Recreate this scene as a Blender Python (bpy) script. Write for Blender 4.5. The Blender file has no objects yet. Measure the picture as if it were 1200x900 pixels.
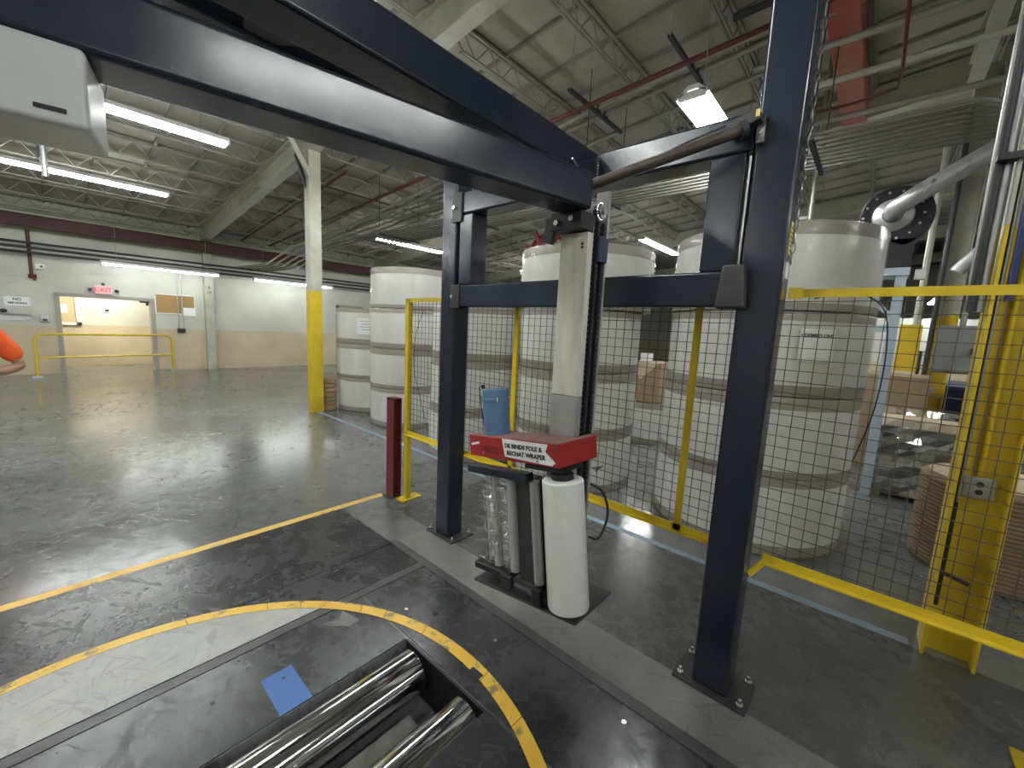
import bpy, bmesh, math, random
from mathutils import Vector, Matrix
random.seed(7)
PI = math.pi; R = math.radians
scene = bpy.context.scene
C = scene.collection

# ------------------------------------------------------------------ camera
CAM_F = 476.39; YAW, PITCH, ROLL = R(41.3164), R(7.7124), R(2.7561)
f = Vector((math.cos(PITCH)*math.cos(YAW), math.cos(PITCH)*math.sin(YAW), -math.sin(PITCH)))
rt0 = Vector((math.sin(YAW), -math.cos(YAW), 0)); up0 = rt0.cross(f)
rt = rt0*math.cos(ROLL) + up0*math.sin(ROLL)
up = up0*math.cos(ROLL) - rt0*math.sin(ROLL)
cd = bpy.data.cameras.new('camera'); cam = bpy.data.objects.new('camera', cd); C.objects.link(cam)
cd.sensor_width = 36; cd.lens = 36*CAM_F/1200; cd.clip_start = .02; cd.clip_end = 200
cam.matrix_world = Matrix(((rt.x, up.x, -f.x, 0), (rt.y, up.y, -f.y, 0), (rt.z, up.z, -f.z, 1.7), (0, 0, 0, 1)))
scene.camera = cam
# ------------------------------------------------------------------ world and exposure
w = bpy.data.worlds.new('world'); scene.world = w; w.use_nodes = True
w.node_tree.nodes['Background'].inputs[0].default_value = (.85, .92, 1, 1)
w.node_tree.nodes['Background'].inputs[1].default_value = .05
vs = scene.view_settings
vs.view_transform = 'Standard'; vs.look = 'None'; vs.gamma = 1; vs.use_curve_mapping = False
vs.exposure = 1.1
TUBE = 34.0        # emission of the fluorescent tubes

# ------------------------------------------------------------------ materials
def mat(name, col, rough=.5, metal=0., noise=None, bump=0., coat=0., emit=None, spec=.5, nscale=8, rvar=0., stretch=(1, 1, 1)):
    """principled material; noise=(second colour, amount) mottles the colour, rvar the roughness, bump the relief"""
    m = bpy.data.materials.new(name); m.use_nodes = True
    nt = m.node_tree; b = nt.nodes['Principled BSDF']
    b.inputs['Base Color'].default_value = (*col, 1); b.inputs['Roughness'].default_value = rough
    b.inputs['Metallic'].default_value = metal; b.inputs['Specular IOR Level'].default_value = spec
    if coat: b.inputs['Coat Weight'].default_value = coat; b.inputs['Coat Roughness'].default_value = .12
    if emit: b.inputs['Emission Color'].default_value = (*emit[0], 1); b.inputs['Emission Strength'].default_value = emit[1]
    if noise or bump or rvar:
        tc = nt.nodes.new('ShaderNodeTexCoord'); mp = nt.nodes.new('ShaderNodeMapping'); mp.inputs['Scale'].default_value = stretch
        nt.links.new(tc.outputs['Object'], mp.inputs[0])
        n = nt.nodes.new('ShaderNodeTexNoise'); n.inputs['Scale'].default_value = nscale; n.inputs['Detail'].default_value = 6; n.inputs['Roughness'].default_value = .65
        nt.links.new(mp.outputs[0], n.inputs['Vector'])
        rp = nt.nodes.new('ShaderNodeValToRGB'); rp.color_ramp.elements[0].position = .35; rp.color_ramp.elements[1].position = .68
        nt.links.new(n.outputs[0], rp.inputs[0])
        if noise:
            mx = nt.nodes.new('ShaderNodeMix'); mx.data_type = 'RGBA'
            mx.inputs[6].default_value = (*col, 1); mx.inputs[7].default_value = (*noise[0], 1)
            ml = nt.nodes.new('ShaderNodeMath'); ml.operation = 'MULTIPLY'; ml.inputs[1].default_value = noise[1]
            nt.links.new(rp.outputs[0], ml.inputs[0]); nt.links.new(ml.outputs[0], mx.inputs[0]); nt.links.new(mx.outputs[2], b.inputs['Base Color'])
        if rvar:
            mr = nt.nodes.new('ShaderNodeMapRange'); mr.inputs[3].default_value = max(.03, rough-rvar); mr.inputs[4].default_value = min(1, rough+rvar)
            nt.links.new(n.outputs[0], mr.inputs[0]); nt.links.new(mr.outputs[0], b.inputs['Roughness'])
        if bump:
            bp = nt.nodes.new('ShaderNodeBump'); bp.inputs['Strength'].default_value = bump; bp.inputs['Distance'].default_value = .02
            nt.links.new(n.outputs[0], bp.inputs['Height']); nt.links.new(bp.outputs[0], b.inputs['Normal'])
    return m

def floor_mat(name, dark, light, r0, r1, scratch=.5, bump=.12, big=.5, spec=.5):
    """worn sealed concrete or plate: blotches, scuff streaks in two directions, patchy gloss"""
    m = bpy.data.materials.new(name); m.use_nodes = True; nt = m.node_tree; N = nt.nodes.new; L = nt.links.new
    b = nt.nodes['Principled BSDF']; tc = N('ShaderNodeTexCoord')
    def nz(scale, sc, rot=0, det=6, dist=0.):
        m0 = N('ShaderNodeMapping'); m0.inputs['Rotation'].default_value = (0, 0, rot); L(tc.outputs['Object'], m0.inputs[0])
        mp = N('ShaderNodeMapping'); mp.inputs['Scale'].default_value = sc
        L(m0.outputs[0], mp.inputs[0]); n = N('ShaderNodeTexNoise'); n.inputs['Distortion'].default_value = dist; n.inputs['Scale'].default_value = scale; n.inputs['Detail'].default_value = det
        n.inputs['Roughness'].default_value = .62; L(mp.outputs[0], n.inputs['Vector']); return n.outputs[0]
    def ramp(x, a, c):
        r = N('ShaderNodeMapRange'); r.inputs[1].default_value = a; r.inputs[2].default_value = c; r.clamp = True; L(x, r.inputs[0]); return r.outputs[0]
    def mth(op, x, y):
        q = N('ShaderNodeMath'); q.operation = op
        for i, v in enumerate((x, y)):
            if isinstance(v, float): q.inputs[i].default_value = v
            else: L(v, q.inputs[i])
        return q.outputs[0]
    b.inputs['Specular IOR Level'].default_value = spec
    blot = ramp(nz(big, (1, 1, 1)), .35, .65); fine = ramp(nz(9, (1, 1, 1)), .3, .7)
    s1 = ramp(nz(4.0, (1, 5, 1), .95, 6, .6), .575, .61); s2 = mth('MAXIMUM', ramp(nz(5.0, (1, 6, 1), -.25, 5, .5), .60, .64), ramp(nz(3.6, (1, 4.5, 1), 1.9, 6, .8), .59, .63))
    scr = mth('MULTIPLY', mth('MAXIMUM', s1, s2), ramp(nz(.55, (1, 1, 1), 1.0, 3), .40, .56))
    tone = mth('ADD', mth('MULTIPLY', blot, .55), mth('MULTIPLY', fine, .45))
    mx = N('ShaderNodeMix'); mx.data_type = 'RGBA'; mx.inputs[6].default_value = (*dark, 1); mx.inputs[7].default_value = (*light, 1); L(tone, mx.inputs[0])
    m2 = N('ShaderNodeMix'); m2.data_type = 'RGBA'; m2.blend_type = 'MULTIPLY'; L(mth('MULTIPLY', scr, scratch), m2.inputs[0]); L(mx.outputs[2], m2.inputs[6])
    m2.inputs[7].default_value = (.18, .18, .185, 1); L(m2.outputs[2], b.inputs['Base Color'])
    rr = N('ShaderNodeMapRange'); rr.inputs[3].default_value = r0; rr.inputs[4].default_value = r1
    L(mth('ADD', mth('MULTIPLY', scr, .38), mth('MULTIPLY', mth('ADD', blot, fine), .22)), rr.inputs[0]); L(rr.outputs[0], b.inputs['Roughness'])
    bp = N('ShaderNodeBump'); bp.inputs['Strength'].default_value = bump; bp.inputs['Distance'].default_value = .012
    L(mth('ADD', mth('MULTIPLY', scr, -.12), mth('ADD', mth('MULTIPLY', blot, .8), mth('MULTIPLY', fine, .35))), bp.inputs['Height']); L(bp.outputs[0], b.inputs['Normal'])
    return m

def worn_paint(name, col, under, thr=.6, rough=.45, scale=5):
    """floor paint worn through to what lies beneath"""
    m = mat(name, col, rough); nt = m.node_tree; N = nt.nodes.new; L = nt.links.new
    tc = N('ShaderNodeTexCoord'); n = N('ShaderNodeTexNoise'); n.inputs['Scale'].default_value = scale; n.inputs['Detail'].default_value = 9; n.inputs['Roughness'].default_value = .75
    L(tc.outputs['Object'], n.inputs['Vector'])
    r = N('ShaderNodeMapRange'); r.inputs[1].default_value = thr; r.inputs[2].default_value = thr+.07; L(n.outputs[0], r.inputs[0])
    mx = N('ShaderNodeMix'); mx.data_type = 'RGBA'; mx.inputs[6].default_value = (*col, 1); mx.inputs[7].default_value = (*under, 1)
    L(r.outputs[0], mx.inputs[0]); L(mx.outputs[2], nt.nodes['Principled BSDF'].inputs['Base Color']); return m

def clear_film(name, mixv=.12, rough=.1, gloss=False):
    m = bpy.data.materials.new(name); m.use_nodes = True; nt = m.node_tree; nt.nodes.clear(); N = nt.nodes.new; L = nt.links.new
    o = N('ShaderNodeOutputMaterial'); t = N('ShaderNodeBsdfTransparent'); g = N('ShaderNodeBsdfGlossy' if gloss else 'ShaderNodeBsdfPrincipled'); mx = N('ShaderNodeMixShader')
    g.inputs[0].default_value = (.8, .8, .78, 1); g.inputs['Roughness'].default_value = rough
    tc = N('ShaderNodeTexCoord'); n = N('ShaderNodeTexNoise'); n.inputs['Scale'].default_value = 6; n.inputs['Detail'].default_value = 4
    mp = N('ShaderNodeMapping'); mp.inputs['Scale'].default_value = (1.5, 1.5, .4); L(tc.outputs['Object'], mp.inputs[0]); L(mp.outputs[0], n.inputs['Vector'])
    bp = N('ShaderNodeBump'); bp.inputs['Strength'].default_value = .35; bp.inputs['Distance'].default_value = .02; L(n.outputs[0], bp.inputs['Height']); L(bp.outputs[0], g.inputs['Normal'])
    mx.inputs[0].default_value = mixv; L(t.outputs[0], mx.inputs[1]); L(g.outputs[0], mx.inputs[2]); L(mx.outputs[0], o.inputs[0]); return m

def wall_mat():
    """painted concrete block: grey white above, tan below the paint line"""
    m = bpy.data.materials.new('painted_block'); m.use_nodes = True; nt = m.node_tree; N = nt.nodes.new; L = nt.links.new
    b = nt.nodes['Principled BSDF']; b.inputs['Roughness'].default_value = .55
    tc = N('ShaderNodeTexCoord'); sx = N('ShaderNodeSeparateXYZ'); L(tc.outputs['Object'], sx.inputs[0])
    gt = N('ShaderNodeMath'); gt.operation = 'GREATER_THAN'; gt.inputs[1].default_value = 1.215; L(sx.outputs[2], gt.inputs[0])
    mx = N('ShaderNodeMix'); mx.data_type = 'RGBA'; mx.inputs[6].default_value = (.60, .51, .35, 1); mx.inputs[7].default_value = (.60, .60, .54, 1); L(gt.outputs[0], mx.inputs[0])
    n = N('ShaderNodeTexNoise'); n.inputs['Scale'].default_value = 1.3; n.inputs['Detail'].default_value = 8; L(tc.outputs['Object'], n.inputs['Vector'])
    r = N('ShaderNodeMapRange'); r.inputs[1].default_value = .35; r.inputs[2].default_value = .75; r.inputs[3].default_value = 1; r.inputs[4].default_value = .78; L(n.outputs[0], r.inputs[0])
    mm = N('ShaderNodeMix'); mm.data_type = 'RGBA'; mm.blend_type = 'MULTIPLY'; mm.inputs[0].default_value = 1; L(mx.outputs[2], mm.inputs[6]); L(r.outputs[0], mm.inputs[7]); L(mm.outputs[2], b.inputs['Base Color'])
    cb = N('ShaderNodeCombineXYZ'); ad = N('ShaderNodeMath'); ad.operation = 'ADD'; L(sx.outputs[0], ad.inputs[0]); L(sx.outputs[1], ad.inputs[1]); L(ad.outputs[0], cb.inputs[0]); L(sx.outputs[2], cb.inputs[1])
    bk = N('ShaderNodeTexBrick'); bk.inputs['Scale'].default_value = 1; bk.inputs['Brick Width'].default_value = .4; bk.inputs['Row Height'].default_value = .2; bk.inputs['Mortar Size'].default_value = .006
    L(cb.outputs[0], bk.inputs['Vector']); bp = N('ShaderNodeBump'); bp.invert = True; bp.inputs['Strength'].default_value = .35; bp.inputs['Distance'].default_value = .01; L(bk.outputs['Fac'], bp.inputs['Height']); L(bp.outputs[0], b.inputs['Normal'])
    return m

M = {}
M['floor'] = floor_mat('sealed_concrete', (.09, .093, .095), (.225, .228, .222), .05, .55, .9, .20, .5, .95)
M['concrete'] = floor_mat('bare_concrete', (.11, .108, .10), (.21, .205, .19), .38, .75, .3, .12, 1.6)
M['worn_concrete'] = floor_mat('worn_concrete', (.05, .05, .048), (.125, .122, .115), .18, .55, .35, .10, 1.2)
M['pale_concrete'] = floor_mat('pale_concrete', (.26, .262, .25), (.40, .40, .38), .4, .7, .2, .1, 1.5)
M['plate'] = floor_mat('black_steel_plate', (.013, .0135, .015), (.05, .051, .053), .2, .5, .25, .07, 1.4)
M['plate_edge'] = floor_mat('worn_ramp_edge', (.035, .035, .037), (.085, .085, .085), .3, .6, .3, .1, 2)
M['pit'] = mat('pit_dirt', (.09, .085, .075), .9, noise=((.2, .19, .17), .8), bump=.5, nscale=14)
M['line_yellow'] = worn_paint('floor_line_yellow', (.70, .44, .10), (.30, .25, .18), .57)
M['ring_yellow'] = worn_paint('ring_yellow', (.66, .40, .05), (.20, .15, .08), .55, .4, 9)
M['line_blue'] = worn_paint('floor_line_blue', (.26, .36, .46), (.14, .14, .14), .60)
M['patch_blue'] = worn_paint('blue_paint_patch', (.035, .12, .34), (.04, .05, .07), .66, .4, 7)
M['patch_grey'] = mat('grey_tape', (.17, .165, .155), .6, noise=((.1, .1, .1), .8))
M['wall'] = wall_mat()
M['deck'] = mat('roof_deck', (.44, .41, .35), .85, noise=((.33, .305, .255), .8), nscale=2.2, bump=.12)
M['deck_gap'] = mat('roof_underside', (.13, .12, .10), .9)
M['steel_cream'] = mat('cream_painted_steel', (.50, .485, .41), .5, noise=((.34, .32, .26), .7), nscale=3)
M['joist'] = mat('joist_grey_paint', (.30, .285, .25), .6, noise=((.2, .19, .16), .6), nscale=4)
M['navy'] = mat('navy_gloss_paint', (.0135, .0205, .037), .22, noise=((.0165, .025, .044), .35), rvar=.13, coat=.12, nscale=11, bump=.05)
M['black'] = mat('black_paint', (.012, .012, .013), .4, rvar=.12)
M['rubber'] = mat('black_rubber', (.012, .012, .012), .7)
M['charcoal'] = mat('charcoal_plastic', (.03, .03, .031), .55, noise=((.05, .05, .05), .5))
M['yellow'] = mat('safety_yellow', (.72, .52, .025), .38, noise=((.52, .36, .02), .6), nscale=5, rvar=.1)
M['red'] = mat('red_paint', (.36, .022, .022), .42, noise=((.23, .014, .016), .7), nscale=7)
M['maroon'] = mat('maroon_paint', (.16, .018, .018), .5, noise=((.11, .012, .012), .7))
M['redtop'] = mat('dusty_red_top', (.23, .13, .12), .7, noise=((.17, .07, .065), .8), nscale=12)
M['pipe_red'] = mat('red_pipe_paint', (.10, .02, .016), .5)
M['wire'] = mat('dark_bronze_wire', (.085, .07, .048), .5)
M['eave'] = mat('maroon_eave_beam', (.06, .013, .013), .6)
M['orange_beam'] = mat('rust_orange_paint', (.36, .085, .04), .5, noise=((.27, .06, .03), .6))
M['mast'] = mat('worn_mast_paint', (.74, .71, .63), .4, noise=((.54, .50, .43), .8), nscale=9, stretch=(2, 2, .4), rvar=.1)
M['steel'] = mat('bare_steel', (.42, .42, .42), .3, 1, noise=((.28, .28, .28), .6), rvar=.1)
M['galv'] = mat('galvanised_steel', (.52, .53, .53), .36, .65, noise=((.40, .41, .41), .6), nscale=10, rvar=.06)
M['alu'] = mat('mast_rail_grey', (.42, .42, .41), .38, .35, noise=((.3, .3, .29), .6))
M['conduit'] = mat('conduit_metal', (.34, .33, .30), .45, .5, noise=((.24, .23, .2), .5))
M['conduit_dimmed'] = mat('dimmed_conduit', (.17, .163, .145), .6, .2)  # darker copy of the conduit metal; its colour offsets the lamp right above
M['roller'] = mat('ground_roller_steel', (.62, .62, .63), .10, 1, rvar=.04, noise=((.38, .38, .39), .6), stretch=(.2, 6, 6), nscale=5)
M['bolt'] = mat('zinc_bolt', (.75, .75, .74), .25, 1)
M['rust'] = mat('rust_brown_tube', (.11, .082, .068), .38, .3, noise=((.07, .05, .042), .7))
M['blue'] = mat('motor_blue', (.08, .155, .27), .42, noise=((.06, .125, .225), .6), nscale=14)
M['film'] = mat('white_stretch_film', (.80, .81, .78), .28, coat=.4, noise=((.74, .75, .72), .6), stretch=(1, 1, 6))
M['roller_grey'] = mat('grey_rubber_roller', (.36, .36, .345), .45, noise=((.26, .26, .25), .6))
M['paper'] = mat('white_roll_paper', (.80, .79, .76), .5, noise=((.64, .63, .60), .7), nscale=3, stretch=(2, 2, .6), coat=.25)
M['kraft'] = mat('kraft_end_wrap', (.30, .245, .195), .45, noise=((.22, .175, .14), .7), nscale=5, coat=.4)
M['card'] = mat('cardboard', (.33, .235, .15), .75, noise=((.28, .195, .12), .7))
M['card_light'] = mat('pale_cardboard', (.55, .44, .30), .75)
M['clear'] = clear_film('clear_stretch_wrap', .22, .07)
M['clear_thick'] = clear_film('bunched_stretch_wrap', .28, .12, True)
M['crinkle'] = clear_film('crinkled_pallet_wrap', .36, .14, True)
M['white'] = mat('white_enamel', (.78, .78, .76), .35)
M['offwhite'] = mat('off_white_plastic', (.62, .63, .62), .33, noise=((.52, .53, .52), .7), nscale=4, coat=.2)
M['sign'] = mat('sign_white', (.82, .83, .83), .45)
M['ink'] = mat('black_ink', (.015, .015, .017), .6)
M['inkred'] = mat('dark_red_print', (.17, .012, .012), .5)
M['label_yellow'] = mat('label_yellow', (.75, .62, .16), .5)
M['cork'] = mat('cork', (.40, .25, .10), .85, noise=((.30, .18, .07), .8), nscale=30)
M['wood'] = mat('worn_wood', (.36, .25, .14), .75, noise=((.25, .165, .085), .8), nscale=6)
M['steelblue'] = mat('pale_blue_frame', (.42, .50, .58), .45)
M['bin_blue'] = mat('dark_blue_bin', (.018, .03, .085), .45)
M['pipe_blue'] = mat('blue_pipe', (.012, .028, .12), .4)
M['boxgrey'] = mat('electrical_box_grey', (.27, .29, .30), .45, metal=.2)
M['greystack'] = mat('grey_sheet_stack', (.045, .043, .04), .5, noise=((.2, .19, .18), .8), stretch=(.3, .3, 9), nscale=5)
M['corrugate'] = mat('ribbed_brown_paper', (.24, .165, .10), .8, noise=((.17, .11, .065), .8))
M['tube'] = mat('lit_tube', (1, 1, 1), .3, emit=((.95, 1.0, .97), TUBE))
M['tube_dim'] = mat('lit_tube_wall', (1, 1, 1), .3, emit=((.95, 1.0, .95), TUBE*.55))
M['exit'] = mat('exit_lit_red', (.8, .05, .08), .4, emit=((1, .03, .06), .7))
M['exit_face'] = mat('exit_lit_face', (.8, .5, .5), .4, emit=((1, .5, .5), .12))
M['orange'] = mat('orange_cotton', (.80, .115, .02), .85, noise=((.66, .085, .015), .6), nscale=9)
M['skin'] = mat('skin', (.36, .19, .13), .5)
M['denim'] = mat('dark_denim', (.03, .04, .07), .85)
M['hair'] = mat('dark_hair', (.02, .014, .01), .6)
M['doorgrey'] = mat('door_frame_grey', (.33, .31, .27), .5)

# ------------------------------------------------------------------ mesh helpers
class MB:
    def __init__(s): s.v = []; s.f = []
    def box(s, x0, x1, y0, y1, z0, z1):
        b = len(s.v)
        s.v += [(x0,y0,z0),(x1,y0,z0),(x1,y1,z0),(x0,y1,z0),(x0,y0,z1),(x1,y0,z1),(x1,y1,z1),(x0,y1,z1)]
        s.f += [tuple(b+i for i in q) for q in ((0,3,2,1),(4,5,6,7),(0,1,5,4),(1,2,6,5),(2,3,7,6),(3,0,4,7))]; return s
    def bar(s, p, q, wd, ht, upv=(0, 0, 1)):
        """rectangular bar from p to q, wd across, ht along upv"""
        p = Vector(p); q = Vector(q); d = (q-p).normalized(); u = Vector(upv)
        if abs(d.dot(u)) > .98: u = Vector((1, 0, 0))
        a = d.cross(u).normalized(); u = a.cross(d).normalized(); b = len(s.v)
        for e in (p, q):
            for i, j in ((-1,-1),(1,-1),(1,1),(-1,1)): s.v.append(tuple(e + a*(wd/2*i) + u*(ht/2*j)))
        s.f += [tuple(b+i for i in t) for t in ((3,2,1,0),(4,5,6,7),(0,1,5,4),(1,2,6,5),(2,3,7,6),(3,0,4,7))]; return s
    def cyl(s, p, q, r, n=12, r2=None):
        p = Vector(p); q = Vector(q); d = (q-p).normalized(); r2 = r if r2 is None else r2
        u = Vector((0,0,1)) if abs(d.z) < .9 else Vector((1,0,0))
        a = d.cross(u).normalized(); c = d.cross(a).normalized(); b = len(s.v)
        for e, rr in ((p, r), (q, r2)):
            for i in range(n):
                t = 2*PI*i/n; s.v.append(tuple(e + a*(rr*math.cos(t)) + c*(rr*math.sin(t))))
        for i in range(n): j = (i+1) % n; s.f.append((b+i, b+n+i, b+n+j, b+j))
        s.f.append(tuple(b+i for i in range(n))); s.f.append(tuple(b+n+i for i in reversed(range(n)))); return s
    def tube(s, pts, r, n=8):
        pts = [Vector(p) for p in pts]; b = len(s.v); up_ = None
        for k, p in enumerate(pts):
            d = ((pts[min(k+1, len(pts)-1)] - pts[max(k-1, 0)])).normalized()
            if up_ is None: up_ = Vector((0,0,1)) if abs(d.z) < .9 else Vector((1,0,0))
            a = d.cross(up_).normalized(); c = a.cross(d).normalized(); up_ = c
            for i in range(n): t = 2*PI*i/n; s.v.append(tuple(p + a*(r*math.cos(t)) + c*(r*math.sin(t))))
        for k in range(len(pts)-1):
            for i in range(n): j = (i+1) % n; s.f.append((b+k*n+i, b+k*n+j, b+(k+1)*n+j, b+(k+1)*n+i))
        s.f.append(tuple(b+i for i in reversed(range(n)))); e = b+(len(pts)-1)*n; s.f.append(tuple(e+i for i in range(n))); return s
    def lathe(s, cx, cy, prof, n=48):
        b = len(s.v)
        for (r, z) in prof:
            for i in range(n): t = 2*PI*i/n; s.v.append((cx+r*math.cos(t), cy+r*math.sin(t), z))
        for k in range(len(prof)-1):
            for i in range(n): j = (i+1) % n; s.f.append((b+k*n+i, b+k*n+j, b+(k+1)*n+j, b+(k+1)*n+i))
        return s
    def prism(s, pts, z0, z1):
        """pts counter-clockwise in XY"""
        n = len(pts); b = len(s.v)
        s.v += [(x, y, z0) for x, y in pts] + [(x, y, z1) for x, y in pts]
        s.f.append(tuple(b+i for i in reversed(range(n)))); s.f.append(tuple(b+n+i for i in range(n)))
        for i in range(n): j = (i+1) % n; s.f.append((b+i, b+j, b+n+j, b+n+i))
        return s
    def ring(s, cx, cy, r0, r1, a0, a1, z0, z1, n=64):
        for k in range(n):
            t0 = a0+(a1-a0)*k/n; t1 = a0+(a1-a0)*(k+1)/n
            s.prism([(cx+r0*math.cos(t0), cy+r0*math.sin(t0)), (cx+r1*math.cos(t0), cy+r1*math.sin(t0)), (cx+r1*math.cos(t1), cy+r1*math.sin(t1)), (cx+r0*math.cos(t1), cy+r0*math.sin(t1))], z0, z1)
        return s
    def xz(s, pts, y0, y1):
        """outline in XZ extruded along Y"""
        n = len(pts); b = len(s.v)
        s.v += [(x, y0, z) for x, z in pts] + [(x, y1, z) for x, z in pts]
        s.f.append(tuple(b+i for i in range(n))); s.f.append(tuple(b+n+i for i in reversed(range(n))))
        for i in range(n): j = (i+1) % n; s.f.append((b+j, b+i, b+n+i, b+n+j))
        return s
    def yz(s, pts, x0, x1):
        n = len(pts); b = len(s.v)
        s.v += [(x0, y, z) for y, z in pts] + [(x1, y, z) for y, z in pts]
        s.f.append(tuple(b+i for i in reversed(range(n)))); s.f.append(tuple(b+n+i for i in range(n)))
        for i in range(n): j = (i+1) % n; s.f.append((b+i, b+j, b+n+j, b+n+i))
        return s
    def ball(s, c, r, n=10, sz=(1, 1, 1)):
        b = len(s.v); m_ = n//2
        for k in range(m_+1):
            ph = -PI/2 + PI*k/m_
            for i in range(n): t = 2*PI*i/n; s.v.append((c[0]+r*sz[0]*math.cos(ph)*math.cos(t), c[1]+r*sz[1]*math.cos(ph)*math.sin(t), c[2]+r*sz[2]*math.sin(ph)))
        for k in range(m_):
            for i in range(n): j = (i+1) % n; s.f.append((b+k*n+i, b+k*n+j, b+(k+1)*n+j, b+(k+1)*n+i))
        return s
    def shear(s, k): s.v = [(x, y, z+k*y) for x, y, z in s.v]; return s
    def mesh(s, name, material, smooth=False):
        me = bpy.data.meshes.new(name); me.from_pydata(s.v, [], s.f); me.validate()
        bm = bmesh.new(); bm.from_mesh(me); bmesh.ops.recalc_face_normals(bm, faces=bm.faces); bm.to_mesh(me); bm.free()
        me.materials.append(material)
        if smooth:
            for p in me.polygons: p.use_smooth = True
            me.set_sharp_from_angle(angle=R(40))
        return me
    def build(s, name, material, parent=None, smooth=False, bevel=0, seg=2):
        return link(name, s.mesh(name, material, smooth), parent, bevel, seg)

def link(name, me, parent=None, bevel=0, seg=2):
    o = bpy.data.objects.new(name, me); C.objects.link(o)
    if parent:
        o.parent = parent
        if not parent.get('_local'):
            q = parent; off = Vector()
            while q: off += q.location if q.type == 'EMPTY' else Vector(); q = q.parent
            o.matrix_parent_inverse = Matrix.Translation(-off) if parent.type == 'EMPTY' else Matrix()
    if bevel:
        b = o.modifiers.new('bevel', 'BEVEL'); b.width = bevel; b.segments = seg; b.limit_method = 'ANGLE'
        for p in me.polygons: p.use_smooth = True
        me.set_sharp_from_angle(angle=R(50)) if seg < 2 else None
        b.harden_normals = True
    return o
def tag(o, label=None, cat=None, group=None, kind=None):
    if label: o['label'] = label
    if cat: o['category'] = cat
    if group: o['group'] = group
    if kind: o['kind'] = kind
    return o
def thing(name, label, cat, loc=(0, 0, 0), group=None, rot=None, local=False):
    o = bpy.data.objects.new(name, None); o.empty_display_size = .1; C.objects.link(o); o.location = loc
    if rot: o.rotation_euler = rot
    if local: o['_local'] = 1
    return tag(o, label, cat, group)
def struct(name, mb, material, label=None, **k): return tag(mb.build(name, material, **k), label=label, kind='structure')
def curve(pts, k=6):
    """Catmull-Rom points through pts"""
    P = [Vector(p) for p in pts]; P = [P[0]*2-P[1]] + P + [P[-1]*2-P[-2]]; out = []
    for i in range(1, len(P)-2):
        for j in range(k):
            u = j/k; a, b, c, d = P[i-1], P[i], P[i+1], P[i+2]
            out.append(tuple(.5*((2*b)+(c-a)*u+(2*a-5*b+4*c-d)*u*u+(3*b-a-3*c+d)*u**3)))
    return out + [tuple(P[-2])]
def text_mesh(name, body, size, material, parent, matrix, thick=.0008, align='CENTER', bold=.03):
    cu = bpy.data.curves.new('t', 'FONT'); cu.body = body; cu.size = size; cu.extrude = thick; cu.align_x = align; cu.align_y = 'CENTER'; cu.resolution_u = 2; cu.offset = size*bold
    t = bpy.data.objects.new('t', cu); C.objects.link(t); dg = bpy.context.evaluated_depsgraph_get()
    me = bpy.data.meshes.new_from_object(t.evaluated_get(dg)); bpy.data.objects.remove(t); bpy.data.curves.remove(cu)
    me.transform(matrix); me.materials.clear(); me.materials.append(material); return link(name, me, parent)
def face_matrix(origin, right, upv):
    r = Vector(right).normalized(); u = Vector(upv).normalized(); n = r.cross(u)
    return Matrix(((r.x, u.x, n.x, origin[0]), (r.y, u.y, n.y, origin[1]), (r.z, u.z, n.z, origin[2]), (0, 0, 0, 1)))

# ================================================================== the building
SL = -.095; DECK = 5.72                       # roof slope along Y, deck height at Y = 0
def deck_z(y): return DECK + SL*y
YW = 15.65                                    # the block wall with the doorway
PX0, PX1, PY0, PY1 = -1.6, 1.18, 1.10, 1.70   # roller pit

fl = MB()
for x0, x1, y0, y1 in ((-9, 30, PY1, 17.9), (-9, 30, -12, PY0), (-9, PX0, PY0, PY1), (PX1, 30, PY0, PY1)):
    fl.box(x0, x1, y0, y1, -.4, 0)
fl.box(PX0, PX1, PY0, PY1, -.4, -.26)
floor = struct('floor', fl, M['floor'], 'scuffed glossy grey concrete warehouse floor')

# block wall with doorway (X .17 .. 1.97) and the corridor behind it
wl = MB()
for x0, x1, z0, z1 in ((-9, .17, 0, 5), (1.97, 30, 0, 5), (.17, 1.97, 2.0, 5)): wl.box(x0, x1, YW, YW+.25, z0, z1)
wall_back = struct('wall_back', wl, M['wall'], 'painted block wall, grey white over tan')
struct('wall_corridor', MB().box(-2.5, 5, 17.6, 17.8, 0, 3.2), M['wall'], 'corridor wall seen through the doorway')
struct('ceiling_corridor', MB().box(-2.5, 5, YW+.25, 17.6, 2.6, 2.7), M['white'], 'white corridor ceiling above the doorway')
struct('wall_corridor_end', MB().box(-2.6, -2.5, YW+.25, 17.8, 0, 2.7).box(5, 5.1, YW+.25, 17.8, 0, 2.7), M['wall'], 'corridor end walls beyond the doorway')
struct('wall_left', MB().box(-9.2, -9, -12, 18, 0, 6.4), M['wall'], 'block wall out of frame to the left')
struct('wall_right', MB().box(30, 30.2, -12, 18, 0, 7), M['wall'], 'far block wall beyond the machines')
struct('wall_front', MB().box(-9, 30, -12.2, -12, 0, 7), M['wall'], 'block wall behind the camera')

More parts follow.
